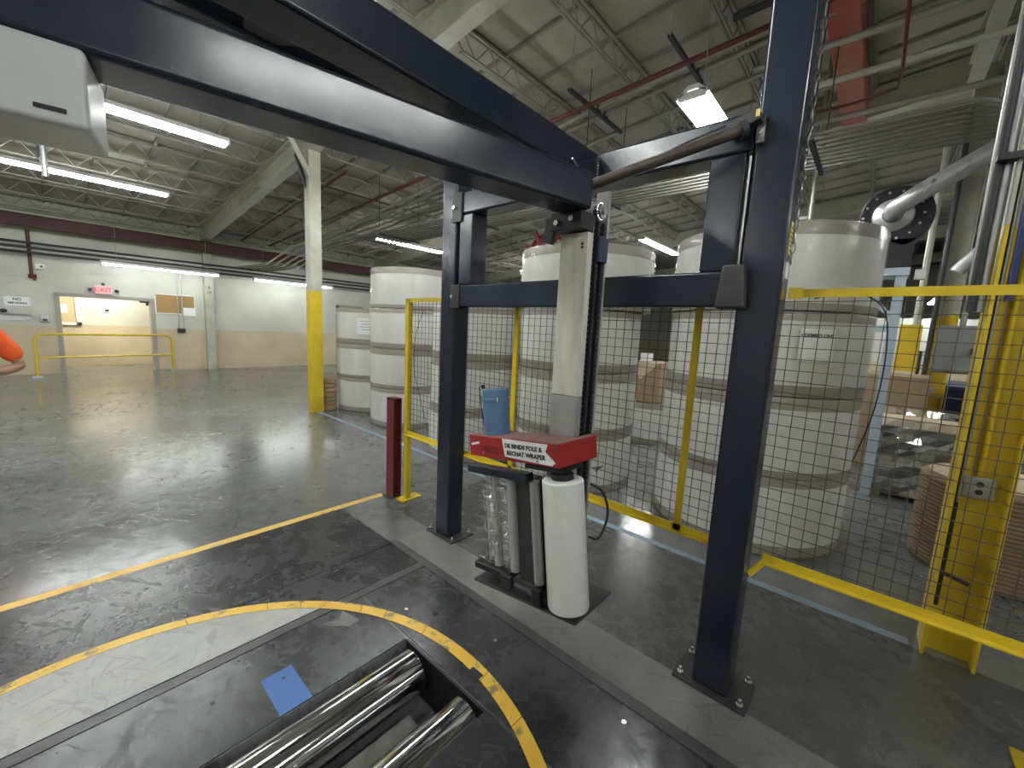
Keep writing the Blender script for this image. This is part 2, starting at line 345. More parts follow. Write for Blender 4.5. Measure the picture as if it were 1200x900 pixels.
# doorway frame
d1 = thing('door_1', 'grey steel door frame around the open doorway', None, (1.07, YW, 0)); del d1['label']; tag(d1, 'grey steel frame around the wide open doorway', kind='structure')
MB().box(.10, .20, YW-.03, YW+.27, 0, 2.0).build('jamb', M['doorgrey'], d1)
MB().box(1.94, 2.04, YW-.03, YW+.27, 0, 2.0).build('jamb', M['doorgrey'], d1)
MB().box(.10, 2.04, YW-.03, YW+.27, 1.98, 2.07).build('lintel', M['doorgrey'], d1)
MB().box(1.72, 1.92, YW-.02, YW+.03, 1.93, 1.98).box(1.84, 1.90, YW-.06, YW-.02, 1.86, 1.97).build('door_closer', M['charcoal'], d1)
d2 = thing('door_2', None, None, (7.9, YW, 0)); tag(d2, 'grey framed door past the shortest stack of rolls', kind='structure')
MB().box(7.34, 7.44, YW-.04, YW, 0, 2.27).build('jamb', M['doorgrey'], d2)
MB().box(8.34, 8.44, YW-.04, YW, 0, 2.27).build('jamb', M['doorgrey'], d2)
MB().box(7.34, 8.44, YW-.04, YW, 2.2, 2.3).build('lintel', M['doorgrey'], d2)
MB().box(7.44, 8.34, YW-.02, YW, 0, 2.2).build('door_leaf', M['wall'], d2)
MB().cyl((7.52, YW-.02, 1.0), (7.52, YW-.07, 1.0), .03).build('door_knob', M['steel'], d2)

# ---------------------------------------------------------------- roof: deck, panels, joists, girders
ceiling = struct('ceiling', MB().box(-9, 30, -12, YW+.3, DECK+.06, DECK+.2).shear(SL), M['deck_gap'], 'sloping warehouse roof deck on steel joists')
ang = math.atan(SL)
PW, PL = .70, 1.23
pm = MB().box(-PW/2+.025, PW/2-.025, -PL/2+.03, PL/2-.03, 0, .05).mesh('deck_panel', M['deck'])
JY = [1.74+1.23*k for k in range(-5, 12)]
BAYS = [(-2.4, 3.2), (3.2, 8.8), (8.8, 14.4), (14.4, 20.0), (20.0, 25.6)]
npan = 0
for iy, y in enumerate(JY[1:]):
    yc = y-.615
    for ix in range(19):
        xc = .45+ix*PW
        o = link('deck_panel', pm, ceiling); o.location = (xc, yc, deck_z(yc)+.012); o.rotation_euler = (ang, 0, 0); npan += 1
rest = MB()
for y in JY[1:] + [JY[-1]+1.23]:
    for k in range(-14, 33):
        xc = .45+k*PW
        if 0 <= k < 19 and y in JY: continue
        rest.box(xc-PW/2+.025, xc+PW/2-.025, y-1.23+.03, y-.03, DECK+.012, DECK+.06)
tag(rest.shear(SL).build('deck_panel_field', M['deck'], ceiling), kind='stuff')
tees = MB().box(-.02, .02, -7.5, YW-.05, -.035, .015).shear(SL).mesh('bulb_tee', M['joist'])
for ix in range(20):
    o = link('bulb_tee', tees, ceiling); o.location = (.10+ix*PW, 0, DECK)
def joist_mesh(Lx):
    b = MB().box(0, Lx, -.045, -.008, -.05, -.015).box(0, Lx, .008, .045, -.05, -.015)
    b.box(.25, Lx-.25, -.035, -.006, -.325, -.30).box(.25, Lx-.25, .006, .035, -.325, -.30)
    n = int((Lx-.5)/.23); st = (Lx-.5)/n
    for i in range(n):
        x = .25+i*st; za, zb = (-.31, -.04) if i % 2 else (-.04, -.31)
        b.bar((x, 0, za), (x+st, 0, zb), .014, .014, (0, 1, 0))
    b.bar((.0, 0, -.04), (.27, 0, -.30), .02, .02, (0, 1, 0)).bar((Lx, 0, -.04), (Lx-.27, 0, -.30), .02, .02, (0, 1, 0))
    return b.mesh('roof_joist', M['joist'])
jm = joist_mesh(5.4)
for (a, b_) in BAYS:
    for y in JY:
        o = link('roof_joist', jm, ceiling); o.location = (a+.1, y, deck_z(y))
bm_ = MB()
for x in [a for a, _ in BAYS]+[25.6]:
    g = MB().box(x-.1, x+.1, -7.5, YW-.3, -.44, -.42).box(x-.1, x+.1, -7.5, YW-.3, -.04, -.02).box(x-.01, x+.01, -7.5, YW-.3, -.42, -.04).shear(SL)
    g.v = [(a, b, c+DECK) for a, b, c in g.v]
    tag(g.build('roof_girder', M['steel_cream'], ceiling))

# ================================================================== floor plates and markings (machine zone)
def slab(name, label, cat, mb, material, parts=(), **k): return tag(mb.build(name, material, **k), label, cat)
t = .006
slab('floor_plate', 'long black steel plate beside the straight yellow floor line', 'floor plate', MB().box(-3.2, 1.65, 2.612, 3.44, 0, t), M['plate'], bevel=.002)
slab('floor_plate', 'narrow black steel plate with a lighter lip outside the yellow ring', 'floor plate', MB().box(-3.2, 1.65, 2.262, 2.604, 0, t), M['plate'], bevel=.002)
p3 = slab('floor_plate', 'black steel plate with the blue paint patch, left of the rollers', 'floor plate', MB().box(PX0-.6, 1.17, PY1+.004, 2.19, 0, t), M['plate'], bevel=.002)
p4 = slab('floor_plate', 'large black steel plate between rollers and hanging film roll', 'floor plate', MB().box(1.185, 1.64, -1.6, 2.19, 0, t), M['plate'], bevel=.002)
p5 = slab('floor_plate', 'black steel plate at the near edge of the rollers', 'floor plate', MB().box(PX0-.6, 1.178, -1.6, PY0-.003, 0, t), M['plate'], bevel=.002)
slab('ramp_edge', 'worn dark strip along the edge of the pale concrete segment', 'floor trim', MB().yz([(2.194, 0), (2.258, 0), (2.258, .004), (2.194, t+.001)], -3.2, 1.64), M['plate_edge'])
slab('ramp_edge', 'worn dark strip between black plates and light concrete strip', 'floor trim', MB().xz([(1.644, 0), (1.71, 0), (1.71, .002), (1.644, t+.001)], -1.6, 2.6), M['plate_edge'])
slab('concrete_strip', 'lighter bare concrete strip in front of the navy posts', 'concrete strip', MB().box(1.712, 2.0, -3, 2.62, 0, .0015), M['concrete'])
slab('concrete_strip', 'wide bare concrete floor strip under the wire fence', 'concrete strip', MB().box(2.003, 3.16, -3, 3.1, 0, .001), M['worn_concrete'])
CX, CY = -.01, 1.40
seg = []
for k in range(41):
    a_ = R(41.5) + (R(138.5)-R(41.5))*k/40; seg.append((CX+1.283*math.cos(a_), CY+1.283*math.sin(a_)))
seg = [(x, max(y, 2.262)) for x, y in seg]
slab('concrete_segment', 'pale grey concrete segment inside the yellow ring', 'concrete strip', MB().prism(seg, t+.0003, t+.0012), M['pale_concrete'])
slab('ring_marking', 'yellow painted ring around the roller conveyor', 'floor marking', MB().ring(CX, CY, 1.285, 1.348, R(-88), R(190), t+.0015, t+.0025, 90), M['ring_yellow'])
rg = bpy.data.objects['ring_marking']
for a_ in (72, 55, 47, 31, 24, 12, -8, -20):
    q = R(a_); MB().bar((CX+1.285*math.cos(q), CY+1.285*math.sin(q), t+.0027), (CX+1.348*math.cos(q+.015), CY+1.348*math.sin(q+.015), t+.0027), .003, .0006).build('crack', M['ink'], rg)
slab('floor_line', 'straight yellow line across the grey floor to the red post', 'floor marking', MB().box(-6, 2.09, 3.455, 3.525, 0, .002), M['line_yellow'])
slab('floor_line', 'faded blue line running under the wire fence', 'floor marking', MB().box(3.17, 3.235, -.36, 7.6, 0, .002), M['line_blue'])
MB().box(.54, .675, PY1+.006, 1.955, t, t+.0006).build('paint_patch', M['patch_blue'], p3)
MB().prism([(.88, 2.13), (1.0, 2.0), (1.06, 2.01), (1.03, 2.15), (.98, 2.10)], t, t+.0005).build('tape_patch', M['patch_grey'], p3)
hb = lambda x, y, r_=.012: MB().cyl((x, y, t), (x, y, t+.002), r_, 10)
for x, y in ((.62, 1.90), (.88, 1.95), (.36, 1.98)): hb(x, y, .009).build('bolt_hole', M['ink'], p3)
MB().box(1.24, 1.295, 1.232, 1.306, t+.0026, t+.0032).build('lifting_slot', M['ink'], p4)
for x, y in ((1.42, 1.05), (1.5, 1.35), (1.56, .62), (1.3, 1.9)): hb(x, y).build('plate_bolt', M['bolt'], p4)
for y in (1.64, .86): MB().box(1.185, 1.64, y, y+.003, t, t+.0004).build('plate_seam', M['ink'], p4)

# rollers
def roller(y, label):
    e = thing('conveyor_roller', label, 'roller', (-.2, y, -.2), group='steel conveyor rollers in the pit')
    MB().cyl((PX0+.1, y, -.088), (1.135, y, -.088), .108, 56).build('roller_tube', M['roller'], e, smooth=True, bevel=.004)
    MB().cyl((1.136, y, -.088), (1.176, y, -.088), .03, 16).build('axle', M['black'], e, smooth=True)
    MB().cyl((PX0+.01, y, -.088), (PX0+.1, y, -.088), .03, 16).build('axle', M['black'], e, smooth=True)
roller(1.584, 'shiny steel roller beside the blue paint patch')
roller(1.186, 'shiny steel roller beside the near black plate')
slab('pit_rail', 'black steel side frame at the end of the rollers', 'conveyor frame', MB().box(1.168, 1.179, PY0+.002, PY1-.002, -.255, -.002), M['black'])
slab('pit_floor', 'dirty concrete strip at the bottom between the rollers', 'concrete strip', MB().box(PX0+.05, 1.02, 1.30, 1.46, -.258, -.17), M['pit'])

# ================================================================== navy portal frame of the wrapper
pf = thing('pallet_wrapper', 'navy blue steel portal frame of the pallet wrapper with overhead beams', 'machine frame', (2.08, 1.42, 0))
XF0, XF1 = 2.0, 2.152
def post(y0, y1, h):
    p = MB().box(XF0, XF1, y0, y1, .012, h).build('post', M['navy'], pf, bevel=.014, seg=3)
    return p
pr_ = post(.316, .478, 3.28); pl_ = post(2.367, 2.53, 2.80)
for yc in (.397, 2.448):
    b = MB().box(XF0-.03, XF1+.05, yc-.165, yc+.165, .001, .013).build('base_plate', M['charcoal'], pf, bevel=.002)
    for sx in (XF0+.0, XF1+.025):
        for sy in (-.135, .135):
            MB().cyl((sx, yc+sy, .013), (sx, yc+sy, .028), .017, 6).cyl((sx, yc+sy, .028), (sx, yc+sy, .05), .008, 8).build('anchor_bolt', M['bolt'], b)
MB().box(XF0, XF1, .479, 2.366, 2.49, 2.645).build('crossbeam', M['navy'], pf, bevel=.014, seg=3)
MB().box(XF0-.006, XF1, .479, 2.366, 1.84, 2.0).build('crossbeam', M['navy'], pf, bevel=.014, seg=3)
MB().box(XF0+.002, XF1, .503, .651, 2.0, 2.49).build('inner_post', M['navy'], pf, bevel=.01)
MB().box(XF0+.002, XF1, 2.20, 2.335, 2.0, 2.49).build('inner_post', M['navy'], pf, bevel=.01)
# overhead beams reaching back over the rollers
MB().box(-2.6, XF0-.001, 1.221, 1.372, 2.487, 2.642).build('overhead_beam', M['navy'], pf, bevel=.013, seg=3)
MB().box(-2.6, XF0-.001, 1.44, 1.54, 2.49, 2.585).build('overhead_beam', M['navy'], pf, bevel=.01)
for x in (.40, .98):
    MB().prism([(x, 1.374), (x+.16, 1.374), (x+.10, 1.438), (x+.02, 1.438)], 2.50, 2.51).build('gusset', M['charcoal'], pf)
MB().cyl((-.01, 1.40, 2.376), (-.01, 1.40, 2.486), .24, 40).build('slewing_hub', M['black'], pf, smooth=True, bevel=.01)
# left corner brackets and bolts
for z0, z1 in ((2.44, 2.64), (1.83, 2.0)):
    b = MB().box(XF0-.014, XF0-.001, 2.30, 2.40, z0, z1).build('bracket', M['black'], pf, bevel=.003)
    MB().cyl((XF0-.014, 2.37, (z0+z1)/2), (XF0-.03, 2.37, (z0+z1)/2), .014, 6).build('bolt', M['bolt'], b)
# right side: lift rod with cover and the sensor block
MB().cyl((XF0+.02, .4905, 2.02), (XF0+.02, .4905, 2.50), .0115, 12).build('guide_rod', M['black'], pf, smooth=True)
MB().cyl((XF0-.012, .4835, 2.0), (XF0-.012, .4835, 2.46), .005, 10).build('guide_rod', M['steel'], pf, smooth=True)
MB().yz([(.43, 1.83), (.548, 1.83), (.532, 2.015), (.447, 2.015)], XF0-.07, XF0-.007).build('rod_cover', M['charcoal'], pf, bevel=.012, seg=3)
b = MB().bar((XF0-.045, .575, 2.565), (XF0-.045, .455, 2.60), .05, .05).build('sensor_block', M['charcoal'], pf, bevel=.006)
MB().box(XF0-.03, XF0, .44, .47, 2.50, 2.60).build('sensor_bracket', M['steel'], b)
MB().box(XF0-.072, XF0-.066, .455, .47, 2.585, 2.612).build('indicator', M['label_yellow'], b)
# weld beads on the beam end
wd = MB()
for k in range(9): wd.ball((XF0-.004, 1.219, 2.51+.0145*k), .0065, 6)
wd.build('weld_bead', M['steel'], pf, smooth=True)
# chain hanging on the outer side of the right post
ch = MB()
for k in range(26):
    zc = 3.22-.047*k; pts = []
    for i in range(15):
        a_ = 2*PI*i/14; u, v = .0085*math.cos(a_), .021*math.sin(a_)
        pts.append((2.085+u, .306, zc+v) if k % 2 else (2.085, .306+u, zc+v))
    ch.tube(pts, .0036, 6)
ch.build('chain', M['steel'], pf, smooth=True)
lb = MB().box(2.035, 2.10, .3145, .3158, 2.06, 2.19).build('warning_label', M['label_yellow'], pf)
for k in range(6): MB().box(2.04, 2.095, .3138, .3145, 2.075+.018*k, 2.079+.018*k).build('label_line', M['ink'], lb)
MB().box(2.035, 2.10, .3145, .3158, 1.965, 2.03).build('paper_label', M['sign'], pf)

# ================================================================== rotating arm with drive box and mast
AR = R(-12)
arm = thing('rotary_boom', 'navy rotating arm under the overhead beams carrying the film mast', 'machine arm', (-.01, 1.385, 2.22))
def rotpt(s_, c_, z): return (-.01+s_*math.cos(AR)-c_*math.sin(AR), 1.385+s_*math.sin(AR)+c_*math.cos(AR), z)
def abox(s0, s1, c0, c1, z0, z1):
    b = MB().box(s0, s1, c0, c1, z0, z1); b.v = [rotpt(*p) for p in b.v]; return b
abox(-.9, 1.63, -.078, .078, 2.22, 2.372).build('arm_tube', M['navy'], arm, bevel=.016, seg=3)
dc = abox(-.95, .118, -.105, .092, 2.06, 2.216).build('drive_cover', M['offwhite'], arm, bevel=.012, seg=3)
abox(.04, .085, -.108, -.1055, 2.083, 2.091).build('latch', M['ink'], dc)
MX0, MX1, MY0, MY1 = 1.593, 1.755, .996, 1.146
ms = MB().box(MX0+.003, MX0+.05, MY0+.004, MY1, 1.40, 2.14).build('mast_tube', M['mast'], arm, bevel=.004)
MB().box(MX0+.003, MX0+.05, MY0+.004, MY1, .40, 1.398).build('mast_foot', M['alu'], arm, bevel=.004)
MB().box(MX0+.05, MX1, MY0+.06, MY1, .40, 2.30).build('mast_channel_web', M['alu'], arm)
MB().box(MX0+.05, MX0+.062, MY0+.012, MY0+.06, .40, 2.19).build('channel_flange', M['alu'], arm)
MB().box(MX1-.016, MX1, MY0-.006, MY0+.06, .40, 2.345).build('channel_flange', M['alu'], arm)
MB().box(MX0+.098, MX0+.108, MY0+.012, MY0+.06, .40, 2.18).build('channel_rib', M['alu'], arm)
for xx in (MX0+.077, MX0+.126):
    c_ = MB()
    for k in range(70):
        zc = .42+.0255*k
        if zc > 2.20: break
        c_.box(xx-.011, xx+.011, MY0-.006, MY0+.014, zc-.008, zc+.008).box(xx-.004, xx+.004, MY0-.002, MY0+.012, zc+.008, zc+.0175)
    tag(c_.build('roller_chain', M['ink'], arm), kind='stuff')
sp = MB().cyl((MX0+.102, MY0-.006, 2.245), (MX0+.102, MY0+.03, 2.245), .030, 18).build('sprocket', M['steel'], arm, smooth=True)
MB().cyl((MX0+.102, MY0-.018, 2.245), (MX0+.102, MY0-.006, 2.245), .016, 12).build('sprocket_hub', M['bolt'], sp, smooth=True)
tl = MB()
for k in range(18): a_ = 2*PI*k/18; tl.ball((MX0+.102+.036*math.cos(a_), MY0+.004, 2.245+.036*math.sin(a_)), .0055, 6)
tl.build('chain_wrap', M['bolt'], sp)
MB().box(MX0+.064, MX1-.02, MY0-.022, MY0-.008, 2.02, 2.13).build('chain_clamp', M['bin_blue'], arm, bevel=.004)
hg = MB().box(MX0-.06, MX0+.045, MY0+.004, MY1+.02, 2.145, 2.218).build('mast_hanger', M['black'], arm, bevel=.003)
for yy, zz in ((MY0+.05, 2.185), (MY1-.02, 2.175)):
    MB().cyl((MX0-.06, yy, zz), (MX0-.074, yy, zz), .013, 6).build('bolt', M['bolt'], hg)
MB().bar((MX0-.03, MY1+.02, 2.20), (MX0-.03, MY1+.05, 2.10), .03, .05).build('limit_bracket', M['charcoal'], arm)
for zz in (2.09, 2.075): MB().cyl((MX0+.004, MY0+.03, zz), (MX0, MY0+.03, zz), .006, 8).build('screw', M['ink'], ms)
# counter strut: rust brown tube up to the right post
st_ = thing('strut_tube', 'rust brown tube slanting from the arm end to the right navy post', 'tube', (1.8, .8, 2.4))
MB().cyl((1.652, 1.055, 2.352), (1.925, .508, 2.545), .0235, 20).build('tube', M['rust'], st_, smooth=True)
MB().cyl((1.921, .516, 2.542), (1.931, .496, 2.549), .034, 16).build('end_collar', M['charcoal'], st_, smooth=True)
MB().cyl((1.598, 1.118, 2.335), (1.656, 1.047, 2.355), .026, 16).build('end_boot', M['rubber'], st_, smooth=True)
MB().tube(curve([(1.48, 1.03, 2.41), (1.55, 1.03, 2.385), (1.66, 1.02, 2.375), (1.76, .84, 2.44), (1.85, .70, 2.52), (1.93, .58, 2.58)]), .004, 6).build('cable', M['steel'], st_, smooth=True)

# ================================================================== film carriage (sags a little on the mast)
car = thing('film_carriage', 'red covered film carriage with grey rollers hanging on the mast', 'film carriage', (1.42, .963, 1.22), rot=(R(-7.5), 0, 0), local=True)
rc = MB().prism([(0, 0), (.27, -.028), (.27, .02), (.165, .02), (.165, .572), (0, .572)], -.112, -.004).build('cover', M['red'], car, bevel=.004)
MB().prism([(.002, .002), (.268, -.025), (.268, .018), (.163, .018), (.163, .57), (.002, .57)], -.004, -.001).build('cover_top', M['redtop'], car)
nt_ = MB().yz([(.335, -.006), (.06, -.010), (.075, -.045), (.02, -.088), (.04, -.104), (.32, -.092)], -.0035, -.0008).build('note_label', M['sign'], car); nt_['label'] = 'torn white label with handwriting'
fm = lambda y, z: face_matrix((-.0045, y, z), (0, -1, 0), (0, 0, 1))
text_mesh('handwriting', 'DE BINDS FOLE &', .029, M['ink'], car, fm(.205, -.038))
text_mesh('handwriting', 'RECHAT WRAPER', .029, M['ink'], car, fm(.19, -.072))
for k in range(7): MB().box(-.0015, 0, .365+.017*k, .377+.017*k, -.085, -.05).build('faded_letter', M['inkred'], car)
MB().bar((-.001, .555, -.052), (-.001, .50, -.040), .002, .012).build('scrape_mark', M['sign'], car)
for y in (.47, .12): MB().cyl((0, y, -.092), (-.004, y, -.092), .006, 8).build('screw', M['bolt'], car)
mo = MB().lathe(.085, .447, [(.001, 0), (.072, 0), (.072, .012), (.068, .014), (.068, .165), (.071, .168), (.071, .182), (.066, .185), (.066, .225), (.058, .232), (.001, .232)], 28).build('motor', M['blue'], car, smooth=True); mo['label'] = 'blue electric motor'
MB().cyl((.055, .505, .232), (.055, .505, .252), .010, 10).build('cable_gland', M['rubber'], mo)
MB().tube([(.055, .505, .25), (.05, .53, .24), (.06, .532, .12), (.07, .525, .02), (.08, .5, .0)], .003, 6).build('motor_cable', M['rubber'], mo, smooth=True)
for a_ in (0, 1.6, 3.1, 4.7): MB().cyl((.085+.069*math.cos(a_+2.4), .447+.069*math.sin(a_+2.4), .168), (.085+.069*math.cos(a_+2.4), .447+.069*math.sin(a_+2.4), .19), .005, 6).build('bolt', M['bolt'], mo)
MB().box(.0, .06, .20, .60, -.205, -.165).build('upper_arm', M['navy'], car, bevel=.003)
MB().box(.0, .17, -.01, .20, -.132, -.114).build('mount_block', M['black'], car)
for y, x, r_ in ((.545, .10, .019), (.472, .075, .026), (.355, .075, .028), (.185, .05, .026)):
    MB().cyl((x, y, -.205), (x, y, -.70), r_, 20).build('roller', M['roller_grey'] if y > .2 else M['galv'], car, smooth=True)
MB().box(.075, .15, .215, .33, -.205, -.74).build('back_plate', M['charcoal'], car, bevel=.004)
MB().box(.065, .085, .185, .215, -.205, -.75).build('side_rail', M['black'], car)
MB().box(.02, .16, .36, .61, -.735, -.70).build('lower_yoke', M['black'], car, bevel=.006)
MB().box(.0, .025, .33, .40, -.76, -.70).build('yoke_end', M['black'], car, bevel=.005)
MB().box(.0, .03, .15, .20, -.79, -.71).build('yoke_end', M['black'], car, bevel=.005)
MB().cyl((.03, .34, -.745), (.03, .17, -.755), .014, 12).build('yoke_bar', M['charcoal'], car, smooth=True)
MB().box(.02, .34, -.03, .62, -.812, -.80).build('foot_plate', M['charcoal'], car, bevel=.002)
MB().box(.09, .15, .02, .20, -.80, -.205).build('rear_frame', M['black'], car)
fb = MB()      # loose film gathered between the rollers
pts = [(.06, .555), (.03, .51), (.055, .455), (.035, .41), (.06, .36)]
for k in range(len(pts)-1):
    (x0, y0), (x1, y1) = pts[k], pts[k+1]
    for j in range(8):
        za, zb = -.205-.06*j, -.205-.06*(j+1); jx = .006*math.sin(j*2.1+k); jx2 = .006*math.sin((j+1)*2.1+k); fl_ = .06 if j == 7 and k == 0 else 0
        b0 = len(fb.v); fb.v += [(x0+jx, y0, za), (x1-jx, y1, za), (x1-jx2, y1, zb), (x0+jx2, y0+fl_, zb)]; fb.f.append((b0, b0+1, b0+2, b0+3))
wb = fb.build('film_web', M['clear_thick'], car, smooth=True)
so = wb.modifiers.new('thickness', 'SOLIDIFY'); so.thickness = .002
MB().tube(curve([(.275, .02, -.25), (.33, -.015, -.30), (.36, -.02, -.42), (.30, .0, -.52), (.24, .02, -.50)]), .006, 8).build('cable_loop', M['rubber'], car, smooth=True)
MB().bar((.24, -.02, -.16), (.30, -.035, -.16), .012, .006).bar((.30, -.035, -.16), (.24, -.03, -.172), .006, .004).build('hook', M['steel'], car)

fr = thing('film_roll', 'white roll of stretch film hanging under the red carriage cover', 'film roll', (1.46, .96, 1.0), rot=(R(-7.5), 0, 0), local=True)
# local frame of the roll: offset from the carriage origin expressed in its tilted axes
dv = Matrix.Rotation(R(7.5), 4, 'X') @ (Vector((1.46, .96, 1.0)) - Vector((1.42, .963, 1.22)))
ox, oy, oz = .042-dv.x, .018-dv.y, -dv.z
MB().lathe(ox, oy, [(.035, oz-.165), (.085, oz-.165), (.092, oz-.171), (.093, oz-.18), (.093, oz-.737), (.090, oz-.745), (.035, oz-.745)], 40).build('film', M['film'], fr, smooth=True)
MB().lathe(ox, oy, [(.001, oz-.125), (.018, oz-.125), (.018, oz-.138), (.05, oz-.14), (.05, oz-.168), (.001, oz-.168)], 28).build('core_plug', M['rubber'], fr, smooth=True)
MB().lathe(ox, oy, [(.001, oz-.743), (.062, oz-.743), (.062, oz-.755), (.001, oz-.755)], 28).build('foot_disc', M['black'], fr, smooth=True)

# ================================================================== yellow wire fence
XW = 2.195
fn = thing('wire_fence', 'yellow framed wire mesh safety fence behind the navy frame', 'fence', (XW, 1.4, 0))
FZ0, FZ1 = .66, 1.93
MB().box(XW-.015, XW+.035, 3.215, 3.265, .01, FZ1).build('fence_post', M['yellow'], fn, bevel=.003)
MB().box(XW-.07, XW+.15, 3.19, 3.31, .001, .011).build('foot_plate', M['yellow'], fn)
def rail(y0, y1):
    MB().box(XW-.02, XW-.014, y0, y1, FZ1-.035, FZ1).box(XW-.014, XW+.02, y0, y1, FZ1-.006, FZ1).build('top_rail', M['yellow'], fn)
    MB().box(XW-.02, XW-.014, y0, y1, FZ0, FZ0+.04).box(XW-.05, XW-.02, y0, y1, FZ0, FZ0+.006).build('bottom_rail', M['yellow'], fn)
def upright(y, wdt=.038): MB().box(XW-.02, XW-.014, y-wdt/2, y+wdt/2, FZ0, FZ1).box(XW-.014, XW+.02, y-.003, y+.003, FZ0, FZ1).build('upright', M['yellow'], fn)
def mesh_panel(y0, y1):
    b = MB(); d = .0016; n = round((y1-y0)/.0508)
    for k in range(1, n): y = y0+(y1-y0)*k/n; b.box(XW-.004-d, XW-.004+d, y-d, y+d, FZ0+.005, FZ1-.005)
    nz_ = round((FZ1-FZ0)/.0508)
    for k in range(1, nz_): z = FZ0+(FZ1-FZ0)*k/nz_; b.box(XW-d, XW+d, y0, y1, z-d, z+d)
    tag(b.build('wire_mesh', M['wire'], fn), kind='stuff')
for y0, y1 in ((1.90, 3.23), (.68, 1.90), (.345, .68)): rail(y0, y1); mesh_panel(y0, y1)
rail(-1.75, .275); mesh_panel(-1.75, .34)
for y in (3.225, 1.90, .68, -1.73): upright(y)
MB().bar((2.15, .31, FZ1-.018), (XW-.018, .262, FZ1-.018), .006, .05).build('fence_bracket', M['yellow'], fn)
MB().bar((2.10, .31, FZ0-.05), (XW-.03, .262, FZ0+.01), .006, .035).build('fence_bracket', M['yellow'], fn)
MB().tube(curve([(XW-.006, .22, 1.89), (XW-.012, .12, 1.92), (XW-.012, .0, 1.86), (XW-.012, -.035, 1.7), (XW-.012, -.03, 1.45), (XW-.012, .01, 1.22)]), .0028, 6).build('loose_cable', M['rubber'], fn, smooth=True)
MB().tube(curve([(XW-.01, 3.0, 1.82), (XW-.012, 3.1, 1.6), (XW-.012, 3.12, 1.3), (XW-.012, 2.98, .95), (XW-.012, 2.9, .75)]), .0025, 6).build('loose_cable', M['rubber'], fn, smooth=True)
# yellow guard post at the right edge
gp = thing('guard_post', 'yellow guard post foot at the lower right corner', 'post', (2.55, -.72, 0))
MB().box(2.52, 2.60, -.76, -.68, .01, 1.1).build('post', M['yellow'], gp, bevel=.006)
MB().box(2.49, 2.64, -.79, -.65, .0015, .011).build('foot_plate', M['yellow'], gp)
# red I-section bollard
rb = thing('bollard', 'dark red steel bollard post at the fence end', 'bollard', (2.155, 3.39, 0))
MB().box(2.11, 2.118, 3.335, 3.455, .01, .99).box(2.118, 2.192, 3.39, 3.398, .01, .99).box(2.192, 2.20, 3.335, 3.455, .01, .99).box(2.11, 2.20, 3.335, 3.455, .982, .99).build('post', M['maroon'], rb)
MB().box(2.08, 2.185, 3.335, 3.48, .002, .0098).build('foot_plate', M['charcoal'], rb)

# ================================================================== paper rolls in stacks
RH = .643
_roll_cache = {}
def roll(cx, cy, r, z0, label, group, band=(.085, .085), h=RH):
    key = (round(r, 3), h, band)
    if key not in _roll_cache:
        g = .004
        body = MB().lathe(0, 0, [(.04, g+.001), (r-.012, g+.001), (r-.003, band[0]), (r-.003, h-band[1]), (r-.012, h-g-.001), (.04, h-g-.001)], 64).mesh('paper_body', M['paper'], True)
        low = MB().lathe(0, 0, [(r-.03, g), (r-.004, g), (r, g+.006), (r, band[0])], 64).mesh('end_wrap', M['kraft'], True)
        top = MB().lathe(0, 0, [(r, h-band[1]), (r, h-g-.006), (r-.004, h-g), (.12, h-g)], 64).mesh('end_wrap', M['kraft'], True)
        film = MB().lathe(0, 0, [(r+.006, .01), (r+.008, h*.3), (r+.008, h*.7), (r+.007, h-.004), (r-.06, h+.002)], 64).mesh('film_wrap', M['clear'], True)
        _roll_cache[key] = (body, low, top, film)
    e = thing('paper_roll', label, 'paper roll', (cx, cy, z0), group=group, local=True)
    for n, me in zip(('paper_body', 'end_wrap', 'end_wrap', 'film_wrap'), _roll_cache[key]): link(n, me, e)
    e.rotation_euler = (0, 0, random.uniform(0, 6))
    return e
lv4 = ['bottom', 'second from floor', 'third from floor', 'top']; lv3 = ['bottom', 'middle', 'top']
STK = [('the shortest stack at far left beside the yellow column', 4.34, 7.56, .70, 3), ('the tall stack left of the fence end', 4.2, 6.06, .70, 4),
       ('the stack behind the left navy post', 3.93, 4.04, .68, 3), ('the stack behind the film mast', 4.10, 2.60, .68, 4), ('the stack behind the right navy post', 4.35, .80, .78, 4)]
